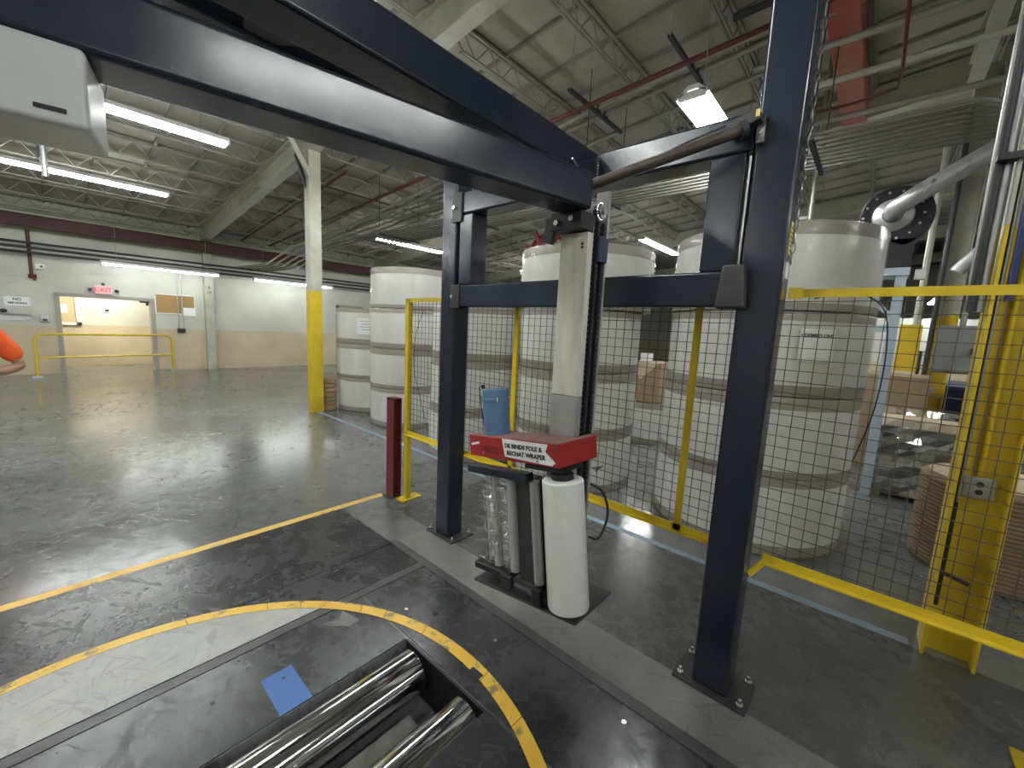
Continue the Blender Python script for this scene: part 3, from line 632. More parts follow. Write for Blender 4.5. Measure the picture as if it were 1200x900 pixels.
for nm, cx, cy, r, n in STK:
    for k in range(n):
        rr = r; x, y = cx+random.uniform(-.012, .012), cy+random.uniform(-.012, .012)
        if 'mast' in nm and k == 3: rr = .745; x += .06
        e = roll(x, y, rr, k*RH+.002, f'white paper roll, {(lv3 if n == 3 else lv4)[k]} in {nm}', 'stacked paper rolls', (.06, .10) if k % 2 else (.09, .07))
        if 'right navy' in nm and k == 2:
            a_ = math.atan2(-y, -x)+.46; rad = rr+.012
            sh = thing('roll_label', 'white printed sheet on the roll behind the right post', 'label', (x, y, 0))
            c0 = Vector((x+rad*math.cos(a_), y+rad*math.sin(a_), k*RH+.40)); tv = Vector((math.sin(a_), -math.cos(a_), 0)); nv = Vector((math.cos(a_), math.sin(a_), 0))
            bq = MB().bar(tuple(c0-tv*.12), tuple(c0+tv*.12), .0015, .24); bq.build('sheet', M['sign'], sh)
            text_mesh('print', '\u2022 DEMRO OHS', .036, M['ink'], sh, face_matrix(tuple(c0+nv*.0012+Vector((0, 0, .07))), -tv, (0, 0, 1)))
        if 'shortest' in nm and k == 2:
            a_ = math.atan2(-y, -x)-.22; rad = rr+.012
            sh = thing('roll_label', 'handwritten sheet on the topmost roll of the shortest stack', 'label', (x, y, 0))
            c0 = Vector((x+rad*math.cos(a_), y+rad*math.sin(a_), k*RH+.33)); tv = Vector((math.sin(a_), -math.cos(a_), 0)); nv = Vector((math.cos(a_), math.sin(a_), 0))
            MB().bar(tuple(c0-tv*.16), tuple(c0+tv*.16), .0015, .3).build('sheet', M['sign'], sh)
            q = MB()
            for i in range(4):
                p = c0+nv*.0015+Vector((0, 0, .09-.05*i)); q.bar(tuple(p-tv*.09), tuple(p+tv*(.10-.03*(i % 2))), .001, .012)
            q.build('scribble', M['conduit'], sh)
roll(6.7, 2.75, .66, .002, 'single paper roll with a box on top, between the two near stacks', 'stacked paper rolls')
cb = thing('cardboard_box', 'brown cardboard box on the roll between the two near stacks', 'box', (6.35, 2.55, .66))
MB().box(6.2, 6.75, 2.42, 2.95, .655, 1.28).build('carton', M['card'], cb, bevel=.005)
MB().yz([(2.44, 1.275), (2.93, 1.275), (2.73, 1.0)], 6.19, 6.199).build('flap', M['card_light'], cb)
MB().box(6.3, 6.302, 2.6, 2.8, 1.29, 1.42).build('note', M['sign'], cb)

# wooden discs by the far column
for k in range(7):
    e = tag(MB().lathe(3.46+random.uniform(-.02, .02), 7.72+random.uniform(-.02, .02), [(.001, .085*k+.002), (.135, .085*k+.002), (.145, .085*k+.012), (.145, .085*k+.07), (.135, .085*k+.083), (.001, .085*k+.083)], 24).build('wooden_disc', M['wood'], None, smooth=True),
            'wooden disc beside the yellow column, '+['lowest of its pile', 'second from the floor', 'third from the floor', 'middle of its pile', 'third from the top', 'second from the top', 'topmost of its pile'][k], 'wooden disc', 'wooden discs by the column')

# ================================================================== steel columns
def column(x, y, label, w_=.105, ztop=4.9, zy=2.2, open_x=True, braces=False):
    e = thing('steel_column', label, 'column', (x, y, 0))
    def sec(z0, z1, m, nm):
        MB().box(x-w_, x+w_, y-w_, y-w_+.014, z0, z1).box(x-w_, x+w_, y+w_-.014, y+w_, z0, z1).box(x-.006, x+.006, y-w_+.014, y+w_-.014, z0, z1).build(nm, m, e)
    sec(.001, zy, M['yellow'], 'painted_shaft'); sec(zy, ztop, M['steel_cream'], 'upper_shaft')
    if braces:
        MB().bar((x-.02, y-.11, ztop-.62), (x-.55, y-.11, ztop+.08), .05, .05).build('brace', M['steel_cream'], e)
        MB().bar((x+.02, y-.11, ztop-.62), (x+.55, y-.11, ztop+.08), .05, .05).build('brace', M['steel_cream'], e)
    return e
# far left column turned so that its flange faces the camera
e = thing('steel_column', 'far column, yellow below and cream above, beside wooden discs', 'column', (3.2, 7.66, 0))
for z0, z1, m, nm in ((.001, 2.2, M['yellow'], 'painted_shaft'), (2.2, 4.55, M['steel_cream'], 'upper_shaft')):
    MB().box(3.1, 3.3, 7.56, 7.575, z0, z1).box(3.1, 3.3, 7.745, 7.76, z0, z1).box(3.194, 3.206, 7.575, 7.745, z0, z1).box(3.1, 3.11, 7.575, 7.745, z0, z1).build(nm, m, e)
MB().bar((3.12, 7.55, 4.12), (2.72, 7.55, 4.78), .05, .07).build('brace', M['steel_cream'], e)
MB().bar((3.12, 7.70, 3.95), (2.95, 7.70, 4.45), .05, .05).build('brace', M['charcoal'], e)
MB().box(3.12, 3.25, 7.548, 7.56, 2.25, 2.55).build('plate', M['steel_cream'], e)
nc = column(3.235, -.508, 'near yellow column with conduits and outlet behind the fence', ztop=5.2, zy=2.32)
ot = MB().box(3.20, 3.228, -.565, -.445, .93, 1.04).build('outlet_box', M['galv'], nc, bevel=.006)
MB().cyl((3.20, -.505, .985), (3.194, -.505, .985), .05, 24).build('outlet_plate', M['galv'], ot)
for zz in (1.005, .963): MB().cyl((3.194, -.505, zz), (3.192, -.505, zz), .015, 16).build('outlet_socket', M['ink'], ot)
for k, (yy, xx, r_, m, z0, z1) in enumerate(((-.50, 3.21, .012, 'yellow', 1.04, 3.2), (-.425, 3.16, .014, 'rubber', .30, 4.8), (-.375, 3.18, .022, 'galv', 1.9, 4.8), (-.345, 3.16, .018, 'charcoal', 1.9, 4.9), (-.46, 3.13, .016, 'pipe_blue', 1.95, 4.8), (-.43, 3.14, .006, 'conduit', .9, 3.5))):
    MB().cyl((xx, yy, z0), (xx, yy, z1), r_, 12).build('conduit', M[m], nc, smooth=True)
MB().box(3.10, 3.17, -.44, -.33, 2.62, 2.65).build('conduit_strap', M['charcoal'], nc)
MB().bar((3.14, -.42, .50), (3.14, -.53, .47), .012, .02).build('hook', M['charcoal'], nc)
eb = thing('electrical_box', 'grey electrical box fixed to the near yellow column', 'electrical box', (3.75, -.39, 1.55))
MB().box(3.70, 3.80, -.49, -.285, 1.555, 1.85).build('enclosure', M['boxgrey'], eb, bevel=.008)
MB().cyl((3.75, -.39, 1.85), (3.75, -.39, 4.7), .014, 8).build('conduit', M['conduit'], eb)
MB().bar((3.34, -.45, 1.70), (3.74, -.45, 1.70), .03, .03).build('mount_arm', M['charcoal'], eb)
MB().box(3.69, 3.70, -.483, -.292, 1.565, 1.84).build('door', M['boxgrey'], eb, bevel=.004)
fc = column(8.8, -.72, 'distant yellow and cream column beyond the wrapped pallet', w_=.13, ztop=5.5)
MB().box(8.62, 8.66, -.5, -.25, 1.35, 2.05).build('guard_plate', M['yellow'], fc)
MB().cyl((8.64, -.60, .3), (8.64, -.60, 5), .03, 8).build('conduit', M['charcoal'], fc)
MB().cyl((8.66, -.42, 2.0), (8.66, -.42, 5), .04, 8).build('conduit', M['steel_cream'], fc)
MB().box(8.60, 8.66, -.74, -.66, 1.05, 1.15).build('outlet_box', M['galv'], fc)
pil = thing('wall_pilaster', 'cream steel pilaster on the block wall right of the cork board', 'column', (3.3, YW-.1, 0))
MB().box(3.2, 3.42, YW-.2, YW-.001, .001, 4.1).build('shaft', M['steel_cream'], pil)
text_mesh('bay_mark', 'E', .11, M['ink'], pil, face_matrix((3.31, YW-.202, 2.5), (1, 0, 0), (0, 0, 1)))
text_mesh('bay_mark', '13', .10, M['ink'], pil, face_matrix((3.31, YW-.202, 2.36), (1, 0, 0), (0, 0, 1)))

# ================================================================== lights
def lamp(x0, x1, y, z, label, tubes=2, rods=True, wide=.10, group='fluorescent strip lights'):
    e = thing('strip_light', label, 'light fixture', ((x0+x1)/2, y, z), group=group)
    if tubes > 2: MB().yz([(y-wide-.03, z+.015), (y-wide-.026, z+.012), (y-.04, z+.07), (y+.04, z+.07), (y+wide+.026, z+.012), (y+wide+.03, z+.015), (y+.05, z+.115), (y-.05, z+.115)], x0, x1).build('reflector', M['white'], e)
    else: MB().yz([(y-wide+.012, z+.034), (y+wide-.012, z+.034), (y+.05, z+.10), (y-.05, z+.10)], x0, x1).build('housing', M['white'], e)
    for k in range(tubes):
        yy = y + (k-(tubes-1)/2)*(2*wide-.06)/max(1, tubes-1) if tubes > 1 else y
        MB().cyl((x0+.04, yy, z+.012), (x1-.04, yy, z+.012), .019, 12).build('tube', M['tube_dim' if tubes == 1 else 'tube'], e, smooth=True)
    for xx in (x0, x1-.03): MB().box(xx, xx+.03, y-wide, y+wide, z-.005, z+.06).build('end_cap', M['white'], e)
    if rods:
        for xx in (x0+.3, x1-.3): MB().cyl((xx, y, z+.11), (xx, y, deck_z(y)-.02), .006, 6).build('hanger', M['conduit'], e)
    return e
lamp(-.65, 1.80, 7.0, 4.0, 'bright strip light at the end of the white drive cover')
lamp(-.72, 1.76, 10.95, 4.0, 'strip light at far left above the doorway wall')
lamp(6.15, 8.55, 10.8, 4.0, 'strip light above the tall stack left of the fence')
lamp(9.65, 12.0, 4.55, 4.0, 'strip light above the stack behind the mast')
lamp(4.27, 6.7, 1.62, 4.0, 'wide strip light right above the upper navy crossbeam', tubes=3, wide=.13)
lamp(.95, 3.45, 14.9, 2.83, 'low strip light on the wall above the cork board', tubes=1, wide=.07)
lamp(4.35, 6.85, 14.9, 2.83, 'low strip light on the wall behind the far column', tubes=1, wide=.07)
lamp(8.2, 10.4, 1.12, 3.62, 'strip light peeking over the stack behind the right post')
lamp(15.3, 17.3, -1.1, 3.0, 'distant strip light seen through the fence at right')
lamp(12.5, 14.9, 10.8, 4.0, 'strip light far beyond the three-high stack', group='fluorescent strip lights')
lamp(2.3, 4.7, 5.3, 4.06, 'strip light just behind the navy swinging boom')
# the rest of the rows continue over and behind the camera
for i, (x, y) in enumerate(((-4.2, 7.0), (-2.95, 2.6), (-.45, -2.5), (-8.3, 3.2), (-5.2, -2.5), (-2.5, -6.4), (3.0, -6.8), (9.0, -4.4), (-5.2, 10.95), (12.6, 7.6), (14.5, -4.4), (-.95, 1.9))):
    lamp(x, x+2.44, y, 4.1, 'strip light of the rows over and behind the camera', group='strip lights out of frame')
cl = thing('corridor_light', 'ceiling light in the corridor behind the doorway', 'light fixture', (1, 16.7, 2.55))
MB().box(.3, 1.9, 16.6, 16.8, 2.56, 2.6).build('housing', M['white'], cl)
MB().box(.32, 1.88, 16.62, 16.78, 2.545, 2.56).build('diffuser', mat('lit_diffuser', (1, 1, 1), .4, emit=((1, .93, .74), 40)), cl)

# ================================================================== services under the roof
def pipe(name, label, cat, pts, r, m, n=10, group=None): return tag(MB().tube(pts, r, n).build(name, M[m], None, smooth=True), label, cat, group)
zc = lambda y, d: deck_z(y)-d
pipe('sprinkler_pipe', 'red pipe slanting across the roof above the navy beam', 'pipe', [(4.95, -1, 4.92), (4.95, 15.2, 4.92-.9)], .03, 'pipe_red')
for i, (x, z, r_) in enumerate(((5.30, 5.12, .034), (5.50, 5.12, .034), (6.12, 5.14, .03), (7.0, 5.12, .028))):
    pipe('conduit_run', ['upper grey conduit of the pair above the crossbeam', 'lower grey conduit of the pair above the crossbeam', 'single grey conduit past the strut ends', 'grey conduit farthest beyond the strut ends'][i], 'conduit', [(x, -4, z+.38), (x, 13, z-1.235)], r_, 'conduit')
for i, (y, lab) in enumerate(((3.29, 'dark strut channel left of the bright wide light'), (2.03, 'dark strut channel running into the bright wide light'))):
    e = thing('strut_channel', lab, 'strut', (5.5, y, 4.8))
    z = 5.11-.095*y-.06
    MB().box(4.56, 5.98, y-.021, y-.016, z-.02, z+.022).box(4.56, 5.98, y+.016, y+.021, z-.02, z+.022).box(4.56, 5.98, y-.016, y+.016, z-.02, z-.015).build('channel', M['charcoal'], e)
    for xx in (4.62, 5.9): MB().cyl((xx, y, z), (xx, y, deck_z(y)-.02), .006, 6).build('hanger', M['conduit'], e)
    for xx in (5.30, 5.50): MB().box(xx-.045, xx+.045, y-.012, y+.012, z+.02, z+.1).build('pipe_clamp', M['charcoal'], e)
cbn = thing('conduit_bundle', 'wide bundle of parallel grey conduits beyond the stacked rolls', 'conduit bundle', (5.4, 1, 3.7))
for k in range(9):
    x = 4.95+.115*k; r0 = 1.0-.095*k*.8
    pts = [(x, 9.6, 3.66), (x, .2, 3.66)]
    pts = [(x, 9.6, 3.66)] + [(x, -.32-.03*k-(.32)*math.sin(a_), 3.66-.32*(1-math.cos(a_))) for a_ in (0, .3, .6, .9, 1.2, 1.57)] + [(x, -.64-.03*k, 3.1)]
    MB().tube(pts, .018, 8).build('conduit', M['conduit_dimmed'], cbn, smooth=True)
for y in (.7, 3.2, 5.8, 8.4): MB().box(4.88, 5.97, y-.02, y+.02, 3.60, 3.635).cyl((4.92, y, 3.63), (4.92, y, 5.1), .007, 6).cyl((5.93, y, 3.63), (5.93, y, 5.1), .007, 6).build('trapeze', M['charcoal'], cbn)
b2 = thing('conduit_bundle', 'bundle of conduits under the roof left of the tall stack', 'conduit bundle', (5, 12, 3.5))
for k in range(5):
    x = 4.5+.22*k; MB().tube([(x+1.4, 7.0, 4.6), (x, 12.0, 3.62), (x, 14.2, 3.3), (x-.5, 15.4, 3.2)], .026, 8).build('conduit', M['conduit'], b2, smooth=True)
e = thing('roof_beam', 'rust orange box beam under the roof right of the tall post', 'beam', (8, .7, 5))
MB().box(4.0, 8.5, .52, .80, 5.02, 5.32).build('beam', M['orange_beam'], e, bevel=.01)
e = thing('roof_beam', 'cream steel beam under the roof at upper right', 'beam', (6, -.45, 4.6))
MB().box(4.4, 8.1, -.60, -.45, 5.03, 5.05).box(4.4, 8.1, -.53, -.52, 5.05, 5.35).box(4.4, 8.1, -.60, -.45, 5.35, 5.37).build('beam', M['steel_cream'], e)
for i, (x, z, m, lab) in enumerate(((4.55, 4.75, 'ink', 'black pipe crossing the orange beam at upper right'), (5.45, 4.7, 'conduit', 'grey pipe crossing in front of the orange beam'), (6.1, 4.66, 'steel_cream', 'cream pipe ending beside the orange beam'), (6.95, 4.6, 'conduit', 'grey pipe lowest above the conduit bundle'))):
    pipe('roof_pipe', lab, 'pipe', [(x, -5, z), (x, 1.4, z)], .035, m)
pipe('sprinkler_drop', 'thin dark red pipe with an elbow right of the orange beam', 'pipe', [(5.0, .16, 5.2), (5.2, .15, 4.75), (5.9, .14, 4.5), (6.2, .16, 4.45), (6.3, .5, 4.45), (6.3, .9, 4.45)], .016, 'pipe_red')
pipe('hanging_conduit', 'dark conduit hanging beside the chain on the right post', 'conduit', [(4.6, .98, 4.9), (5.2, .98, 4.0), (5.4, .95, 3.6)], .03, 'boxgrey')
pipe('support_rod', 'grey support pole hanging between orange beam and blower', 'conduit', [(7.4, .93, 5.64), (7.4, .93, 2.9)], .03, 'conduit')
tag(MB().box(-8.5, 22, 15.14, 15.16, 3.54, 3.80).box(-8.5, 22, 15.07, 15.23, 3.53, 3.545).box(-8.5, 22, 15.07, 15.23, 3.795, 3.81).build('eave_beam', M['eave'], None), 'dark red steel beam along the eave of the block wall', 'beam')
for i, (z, y) in enumerate(((3.18, 15.3), (3.06, 15.25), (2.96, 15.35))):
    pipe('wall_conduit', ['upper', 'middle', 'lower'][i]+' grey conduit along the top of the block wall', 'conduit', [(-8, y, z), (18, y, z)], .03, 'charcoal')
pipe('sprinkler_pipe', 'red branch pipe under the roof right of the far column', 'pipe', [(3.6, 9.2, 4.55), (9.5, 9.2, 4.55)], .035, 'pipe_red')
pipe('sprinkler_pipe', 'dark red pipe rising to the far column from the eave', 'pipe', [(4.1, 8.2, 4.62), (4.1, 15.0, 4.0)], .028, 'pipe_red')
pipe('hanging_conduit', 'silver conduit drop behind the left strip light', 'conduit', [(.1, 9.2, 4.75), (.1, 9.2, 3.55)], .035, 'galv')
rfm = thing('red_machine_frame', 'red spoked steel frame above the stack behind the mast', 'machine frame', (8, 6.2, 3.6))
for k in range(5):
    a_ = R(25+32*k); MB().bar((8, 6.2, 3.45), (8+.1, 6.2-.75*math.cos(a_), 3.45+.75*math.sin(a_)), .05, .10).build('spoke', M['red'], rfm)
MB().tube([(8.1, 6.2-.55*math.cos(R(25+16*k)), 3.45+.55*math.sin(R(25+16*k))) for k in range(9)], .045, 8).build('rim', M['red'], rfm)
MB().box(7.95, 8.05, 6.15, 6.25, .0, 3.5).build('stand', M['red'], rfm)

# ================================================================== right-hand background
bl = thing('blower', 'black centrifugal blower on a pale blue stand behind the rolls', 'blower', (6.2, 0, 0))
sc = []
for k in range(41):
    a_ = R(-60) + 2*PI*.86*k/40; rr = .255+.095*k/40; sc.append((.03+rr*math.cos(a_), 3.10+rr*math.sin(a_)))
MB().yz(sc, 6.1, 6.38).build('scroll_housing', M['black'], bl, bevel=.01)
MB().box(6.1, 6.45, -.18, .22, 2.55, 2.85).build('housing_base', M['black'], bl)
for k in range(14):
    a_ = 2*PI*k/14; MB().cyl((6.1, .03+.245*math.cos(a_), 3.10+.245*math.sin(a_)), (6.09, .03+.245*math.cos(a_), 3.10+.245*math.sin(a_)), .014, 6).build('bolt', M['bolt'], bl)
ic = MB().lathe(0, 0, [(.175, 0), (.165, .03), (.09, .07), (.09, .12)], 28)
ic.v = [(6.098-z_, .03+y_, 3.10+x_) for x_, y_, z_ in ic.v]; ic.build('inlet_cone', M['galv'], bl, smooth=True)
for y in (-.12, .55): MB().box(6.12, 6.2, y-.045, y+.045, .001, 2.47).build('stand_leg', M['steelblue'], bl)
MB().box(6.1, 6.5, -.18, .62, 2.47, 2.55).build('stand_top', M['steelblue'], bl)
MB().bar((6.16, -.12, 2.0), (6.16, .3, 2.45), .05, .05).bar((6.16, -.1, 1.9), (6.16, .55, 1.9), .06, .08).build('stand_brace', M['steelblue'], bl)
MB().box(6.05, 6.15, -.30, -.22, 2.42, 2.52).build('switch_box', M['offwhite'], bl)
dt = thing('exhaust_duct', 'galvanised round duct rising from the blower to the right', 'duct', (5.9, -.3, 3.3))
MB().tube(curve([(6.0, .03, 3.10), (5.88, .01, 3.12), (5.82, -.08, 3.18), (5.80, -.2, 3.26), (5.78, -.62, 3.53), (5.77, -1.1, 3.84)]), .086, 20).build('duct_tube', M['galv'], dt, smooth=True)
for y, z in ((-.2, 3.26), (-.42, 3.40), (-.62, 3.53)):
    MB().cyl((5.785, y-.012, z-.008), (5.785, y+.012, z+.008), .092, 20).build('duct_seam', M['galv'], dt, smooth=True)
tag(MB().tube([(5.9, -.95, 2.95), (5.9, -.62, 2.62), (5.9, -.5, 2.45)], .06, 14).build('branch_duct', M['galv'], None, smooth=True), 'thin slanting silver duct beside the near column', 'duct')
# wrapped pallet
wp = thing('wrapped_pallet', 'low pallet of grey sheets wrapped in clear film behind the fence', 'pallet load', (6.9, -.75, 0))
PXa, PXb, PYa, PYb = 6.2, 7.3, -1.35, -.12
for k in range(3): MB().box(PXa, PXb, PYa+.02+.54*k, PYa+.12+.54*k, .001, .09).build('pallet_block', M['wood'], wp)
for k in range(6): MB().box(PXa+.19*k, PXa+.19*k+.12, PYa, PYb, .09, .11).build('pallet_slat', M['wood'], wp)
for k in range(11): MB().box(PXa+.03+random.uniform(-.02, .02), PXb-.03, PYa+.03, PYb-.03+random.uniform(-.03, .02), .112+.064*k, .112+.064*k+.058).build('sheet_bundle', M['greystack'], wp)
MB().box(PXa+.01, PXb, PYa, PYb, .82, .83).build('top_sheet', M['card_light'], wp)
fw = MB(); nzl = 10
per = [(PXa-.02, PYb+.02), (PXa-.02, PYa-.02), (PXb+.02, PYa-.02), (PXb+.02, PYb+.02)]
ringp = []
for i in range(4):
    p, q = per[i], per[(i+1) % 4]
    for j in range(12): ringp.append((p[0]+(q[0]-p[0])*j/12, p[1]+(q[1]-p[1])*j/12))
for k in range(nzl+1):
    for (x, y) in ringp: fw.v.append((x+random.uniform(-.035, .025), y+random.uniform(-.03, .03), .07+.085*k))
nr = len(ringp)
for k in range(nzl):
    for i in range(nr): j = (i+1) % nr; fw.f.append((k*nr+i, k*nr+j, (k+1)*nr+j, (k+1)*nr+i))
fo = fw.build('film_wrap', M['crinkle'], wp); so = fo.modifiers.new('thickness', 'SOLIDIFY'); so.thickness = .003
# ribbed brown roll behind the near column
br = thing('ribbed_roll', 'brown ribbed paper roll standing behind the near yellow column', 'paper roll', (4.75, -.86, 0))
prof = [(.02, .005), (.44, .005)] + [(.44+.008*(k % 2), .02+.0155*k) for k in range(45)] + [(.40, .73), (.02, .73)]
MB().lathe(4.75, -.86, prof, 56).build('ribbed_body', M['corrugate'], br, smooth=False)
MB().lathe(4.75, -.86, [(.02, .731), (.40, .731), (.40, .735), (.02, .735)], 40).build('top_disc', M['card_light'], br)
roll(5.6, -1.9, .62, .002, 'white paper roll at the right edge behind the near column', 'stacked paper rolls')
gb = thing('bulk_carton', 'tall brown cardboard bulk box behind the blower stand', 'box', (8.1, -.2, 0))
MB().box(7.8, 8.5, -.62, .45, .12, 1.32).build('carton', M['card'], gb, bevel=.01)
MB().box(7.79, 8.5, -.64, .46, .001, .118).build('pallet_base', M['wood'], gb)
MB().bar((7.79, -.62, 1.32), (7.79, .45, 1.32), .004, .04).build('rim', M['card_light'], gb)
bn = thing('waste_bin', 'dark blue steel bin beyond the wrapped pallet', 'bin', (9.9, -1.6, 0))
MB().xz([(9.3, .15), (10.6, .15), (10.6, 1.10), (9.1, 1.10)], -2.4, -.74).build('hopper', M['bin_blue'], bn)
MB().box(9.07, 10.63, -2.43, -.71, 1.10, 1.15).build('rim', M['bin_blue'], bn)
for xx in (9.4, 10.2): MB().box(xx, xx+.2, -2.3, -.85, .001, .15).build('skid', M['black'], bn)
# far machines and partitions behind the fence at right
struct('wall_partition', MB().box(17.5, 17.7, -7, 4, 0, 2.6), M['wall'], 'pale partition wall far behind the fence')
sh = thing('far_shelf', 'distant rack of small parts by the partition wall', 'rack', (15, -2.3, 0))
for z in (.9, 1.25, 1.6): MB().box(14.6, 15.1, -3.6, -.9, z, z+.04).build('shelf', M['wood'], sh)
for y in (-3.6, -2.25, -.92): MB().box(14.6, 15.1, y, y+.05, .001, 1.64).build('upright', M['charcoal'], sh)
for i in range(9):
    y = -3.4+.28*i; tag(MB().lathe(14.75, y, [(.001, 1.295), (.09, 1.295), (.09, 1.42), (.03, 1.50), (.03, 1.55), (.001, 1.55)], 10).build('parts_bottle', M['charcoal'] if i % 2 else M['maroon'], None, smooth=True), ['first', 'second', 'third', 'fourth', 'fifth', 'sixth', 'seventh', 'eighth', 'last'][i]+' small dark container from the right on the distant rack', 'container', 'containers on the distant rack')

# ================================================================== things on the block wall
def plate_sign(name, label, cat, x0, x1, z0, z1, m='sign', y=YW): 
    e = thing(name, label, cat, ((x0+x1)/2, y, z0)); MB().box(x0, x1, y-.012, y-.001, z0, z1).build('panel', M[m], e); return e
wallm = lambda x, z, y=YW-.0125: face_matrix((x, y, z), (1, 0, 0), (0, 0, 1))
e = plate_sign('wall_sign', 'white no smoking sign on the block wall', 'sign', -.70, -.29, 1.69, 1.90)
text_mesh('lettering', 'NO', .085, M['ink'], e, wallm(-.495, 1.84)); text_mesh('lettering', 'SMOKING', .068, M['ink'], e, wallm(-.495, 1.75))
ex = thing('exit_sign', 'lit red exit sign above the doorway', 'sign', (1.0, YW, 2.1))
MB().box(.84, 1.18, YW-.09, YW-.04, 2.10, 2.32).build('housing', M['exit_face'], ex, bevel=.01)
text_mesh('lettering', 'EXIT', .17, M['exit'], ex, wallm(1.01, 2.205, YW-.0915), .001)
for x in (.76, 1.26): MB().ball((x, YW-.08, 2.20), .045, 10).build('lamp_head', M['charcoal'], ex, smooth=True)
MB().box(.98, 1.04, YW-.08, YW-.002, 2.32, 2.39).build('mount', M['charcoal'], ex)
bd = thing('cork_board', 'framed cork notice board right of the doorway', 'notice board', (2.5, YW, 1.65))
MB().box(2.07, 2.95, YW-.02, YW-.001, 1.68, 2.2).build('cork', M['cork'], bd)
MB().box(2.04, 2.98, YW-.03, YW-.001, 2.2, 2.23).box(2.04, 2.98, YW-.03, YW-.001, 1.65, 1.68).box(2.04, 2.07, YW-.03, YW-.001, 1.65, 2.23).box(2.95, 2.98, YW-.03, YW-.001, 1.65, 2.23).build('frame', M['white'], bd)
tag(MB().box(2.68, 2.98, YW-.036, YW-.031, 1.62, 1.86).build('pinned_paper', M['sign'], None), 'white sheet pinned at the corner of the cork board', 'paper')
sw = thing('switch_conduit', 'pair of switch boxes with conduits on the block wall', 'conduit', (2.6, YW, 1.1))
for x in (2.56, 2.66):
    MB().cyl((x, YW-.05, 1.22), (x, YW-.05, 2.9), .014, 8).build('conduit', M['galv'], sw); MB().box(x-.045, x+.04, YW-.07, YW-.001, 1.12, 1.24).build('switch_box', M['charcoal'], sw)
sh2 = thing('wall_shelf', 'grey wall panel below the no smoking sign', 'wall panel', (-.55, YW, 1.3))
MB().box(-.95, -.28, YW-.12, YW-.001, 1.48, 1.50).build('ledge', M['doorgrey'], sh2); MB().box(-.9, -.30, YW-.04, YW-.001, 1.34, 1.48).build('backing', M['offwhite'], sh2)
tag(MB().ball((-.72, YW-.07, 1.56), .06, 10, (1, .9, .8)).build('wall_bell', M['charcoal'], None, smooth=True), 'small dark round bell above the wall ledge', 'bell')
dp = thing('soap_dispenser', 'white dispenser on the wall left of the doorway', 'dispenser', (-.1, YW, 1.2))
MB().box(-.16, .0, YW-.12, YW-.001, 1.32, 1.51).build('body', M['offwhite'], dp, bevel=.02); MB().box(-.12, -.04, YW-.125, YW-.12, 1.34, 1.39).build('push_bar', M['charcoal'], dp)
pipe('sprinkler_drop', 'red pipe drop with a valve on the block wall', 'pipe', [(-.22, YW-.08, 3.5), (-.22, YW-.08, 2.36)], .035, 'pipe_red')
vl = tag(MB().cyl((-.28, YW-.08, 2.42), (-.14, YW-.08, 2.42), .05, 10).cyl((-.18, YW-.08, 2.34), (-.18, YW-.16, 2.34), .03, 8).build('pipe_valve', M['pipe_red'], None), 'dark red valve at the foot of the wall pipe', 'valve')
hn = thing('alarm_horn', 'white alarm horn beside the red wall pipe', 'alarm', (-.1, YW, 2.6)); MB().box(-.16, .02, YW-.06, YW-.001, 2.60, 2.74).build('body', M['sign'], hn, bevel=.02); MB().cyl((-.05, YW-.061, 2.67), (-.05, YW-.066, 2.67), .025, 10).build('grille', M['charcoal'], hn)
# corridor fittings
YC = 17.6
cbd = thing('notice_board', 'tall notice board with white frame inside the corridor', 'notice board', (.1, YC, 1.3))
MB().box(-.5, .52, YC-.02, YC-.001, 1.28, 2.15).build('cork', M['card_light'], cbd)
MB().box(.52, .62, YC-.05, YC-.001, 1.2, 2.2).box(-.5, .62, YC-.05, YC-.001, 1.2, 1.28).box(-.5, .62, YC-.05, YC-.001, 2.13, 2.2).build('frame', M['white'], cbd)
MB().box(.18, .36, YC-.025, YC-.0205, 1.55, 1.8).build('notice', M['sign'], cbd)
e = plate_sign('corridor_sign', 'white notice with a dark symbol on the corridor wall', 'sign', 1.05, 1.3, 1.5, 1.76, 'sign', YC)
MB().box(1.13, 1.22, YC-.014, YC-.0125, 1.63, 1.70).box(1.10, 1.25, YC-.014, YC-.0125, 1.59, 1.61).build('symbol', M['ink'], e)
# yellow hand rail in front of the doorway
hr = thing('hand_rail', 'yellow tubular guard rail in front of the doorway', 'rail', (1, 15.1, 0))
ra, rb_ = Vector((-.28, 14.82, 0)), Vector((2.33, 15.40, 0)); dr = (rb_-ra).normalized()
def hp(s_, z): return tuple(ra+dr*s_+Vector((0, 0, z)))
LR = (rb_-ra).length
MB().tube([hp(0, .05), hp(0, .9), hp(.03, .98), hp(.12, 1.04), hp(LR-.12, 1.04), hp(LR-.03, .98), hp(LR, .9), hp(LR, .05)], .028, 10).build('rail_tube', M['yellow'], hr, smooth=True)
MB().tube([hp(0, .48), hp(LR, .48)], .022, 8).build('mid_rail', M['yellow'], hr, smooth=True)
for s_ in (0, LR): q = hp(s_, 0); MB().box(q[0]-.09, q[0]+.09, q[1]-.06, q[1]+.06, .001, .05).build('foot', M['galv'], hr)

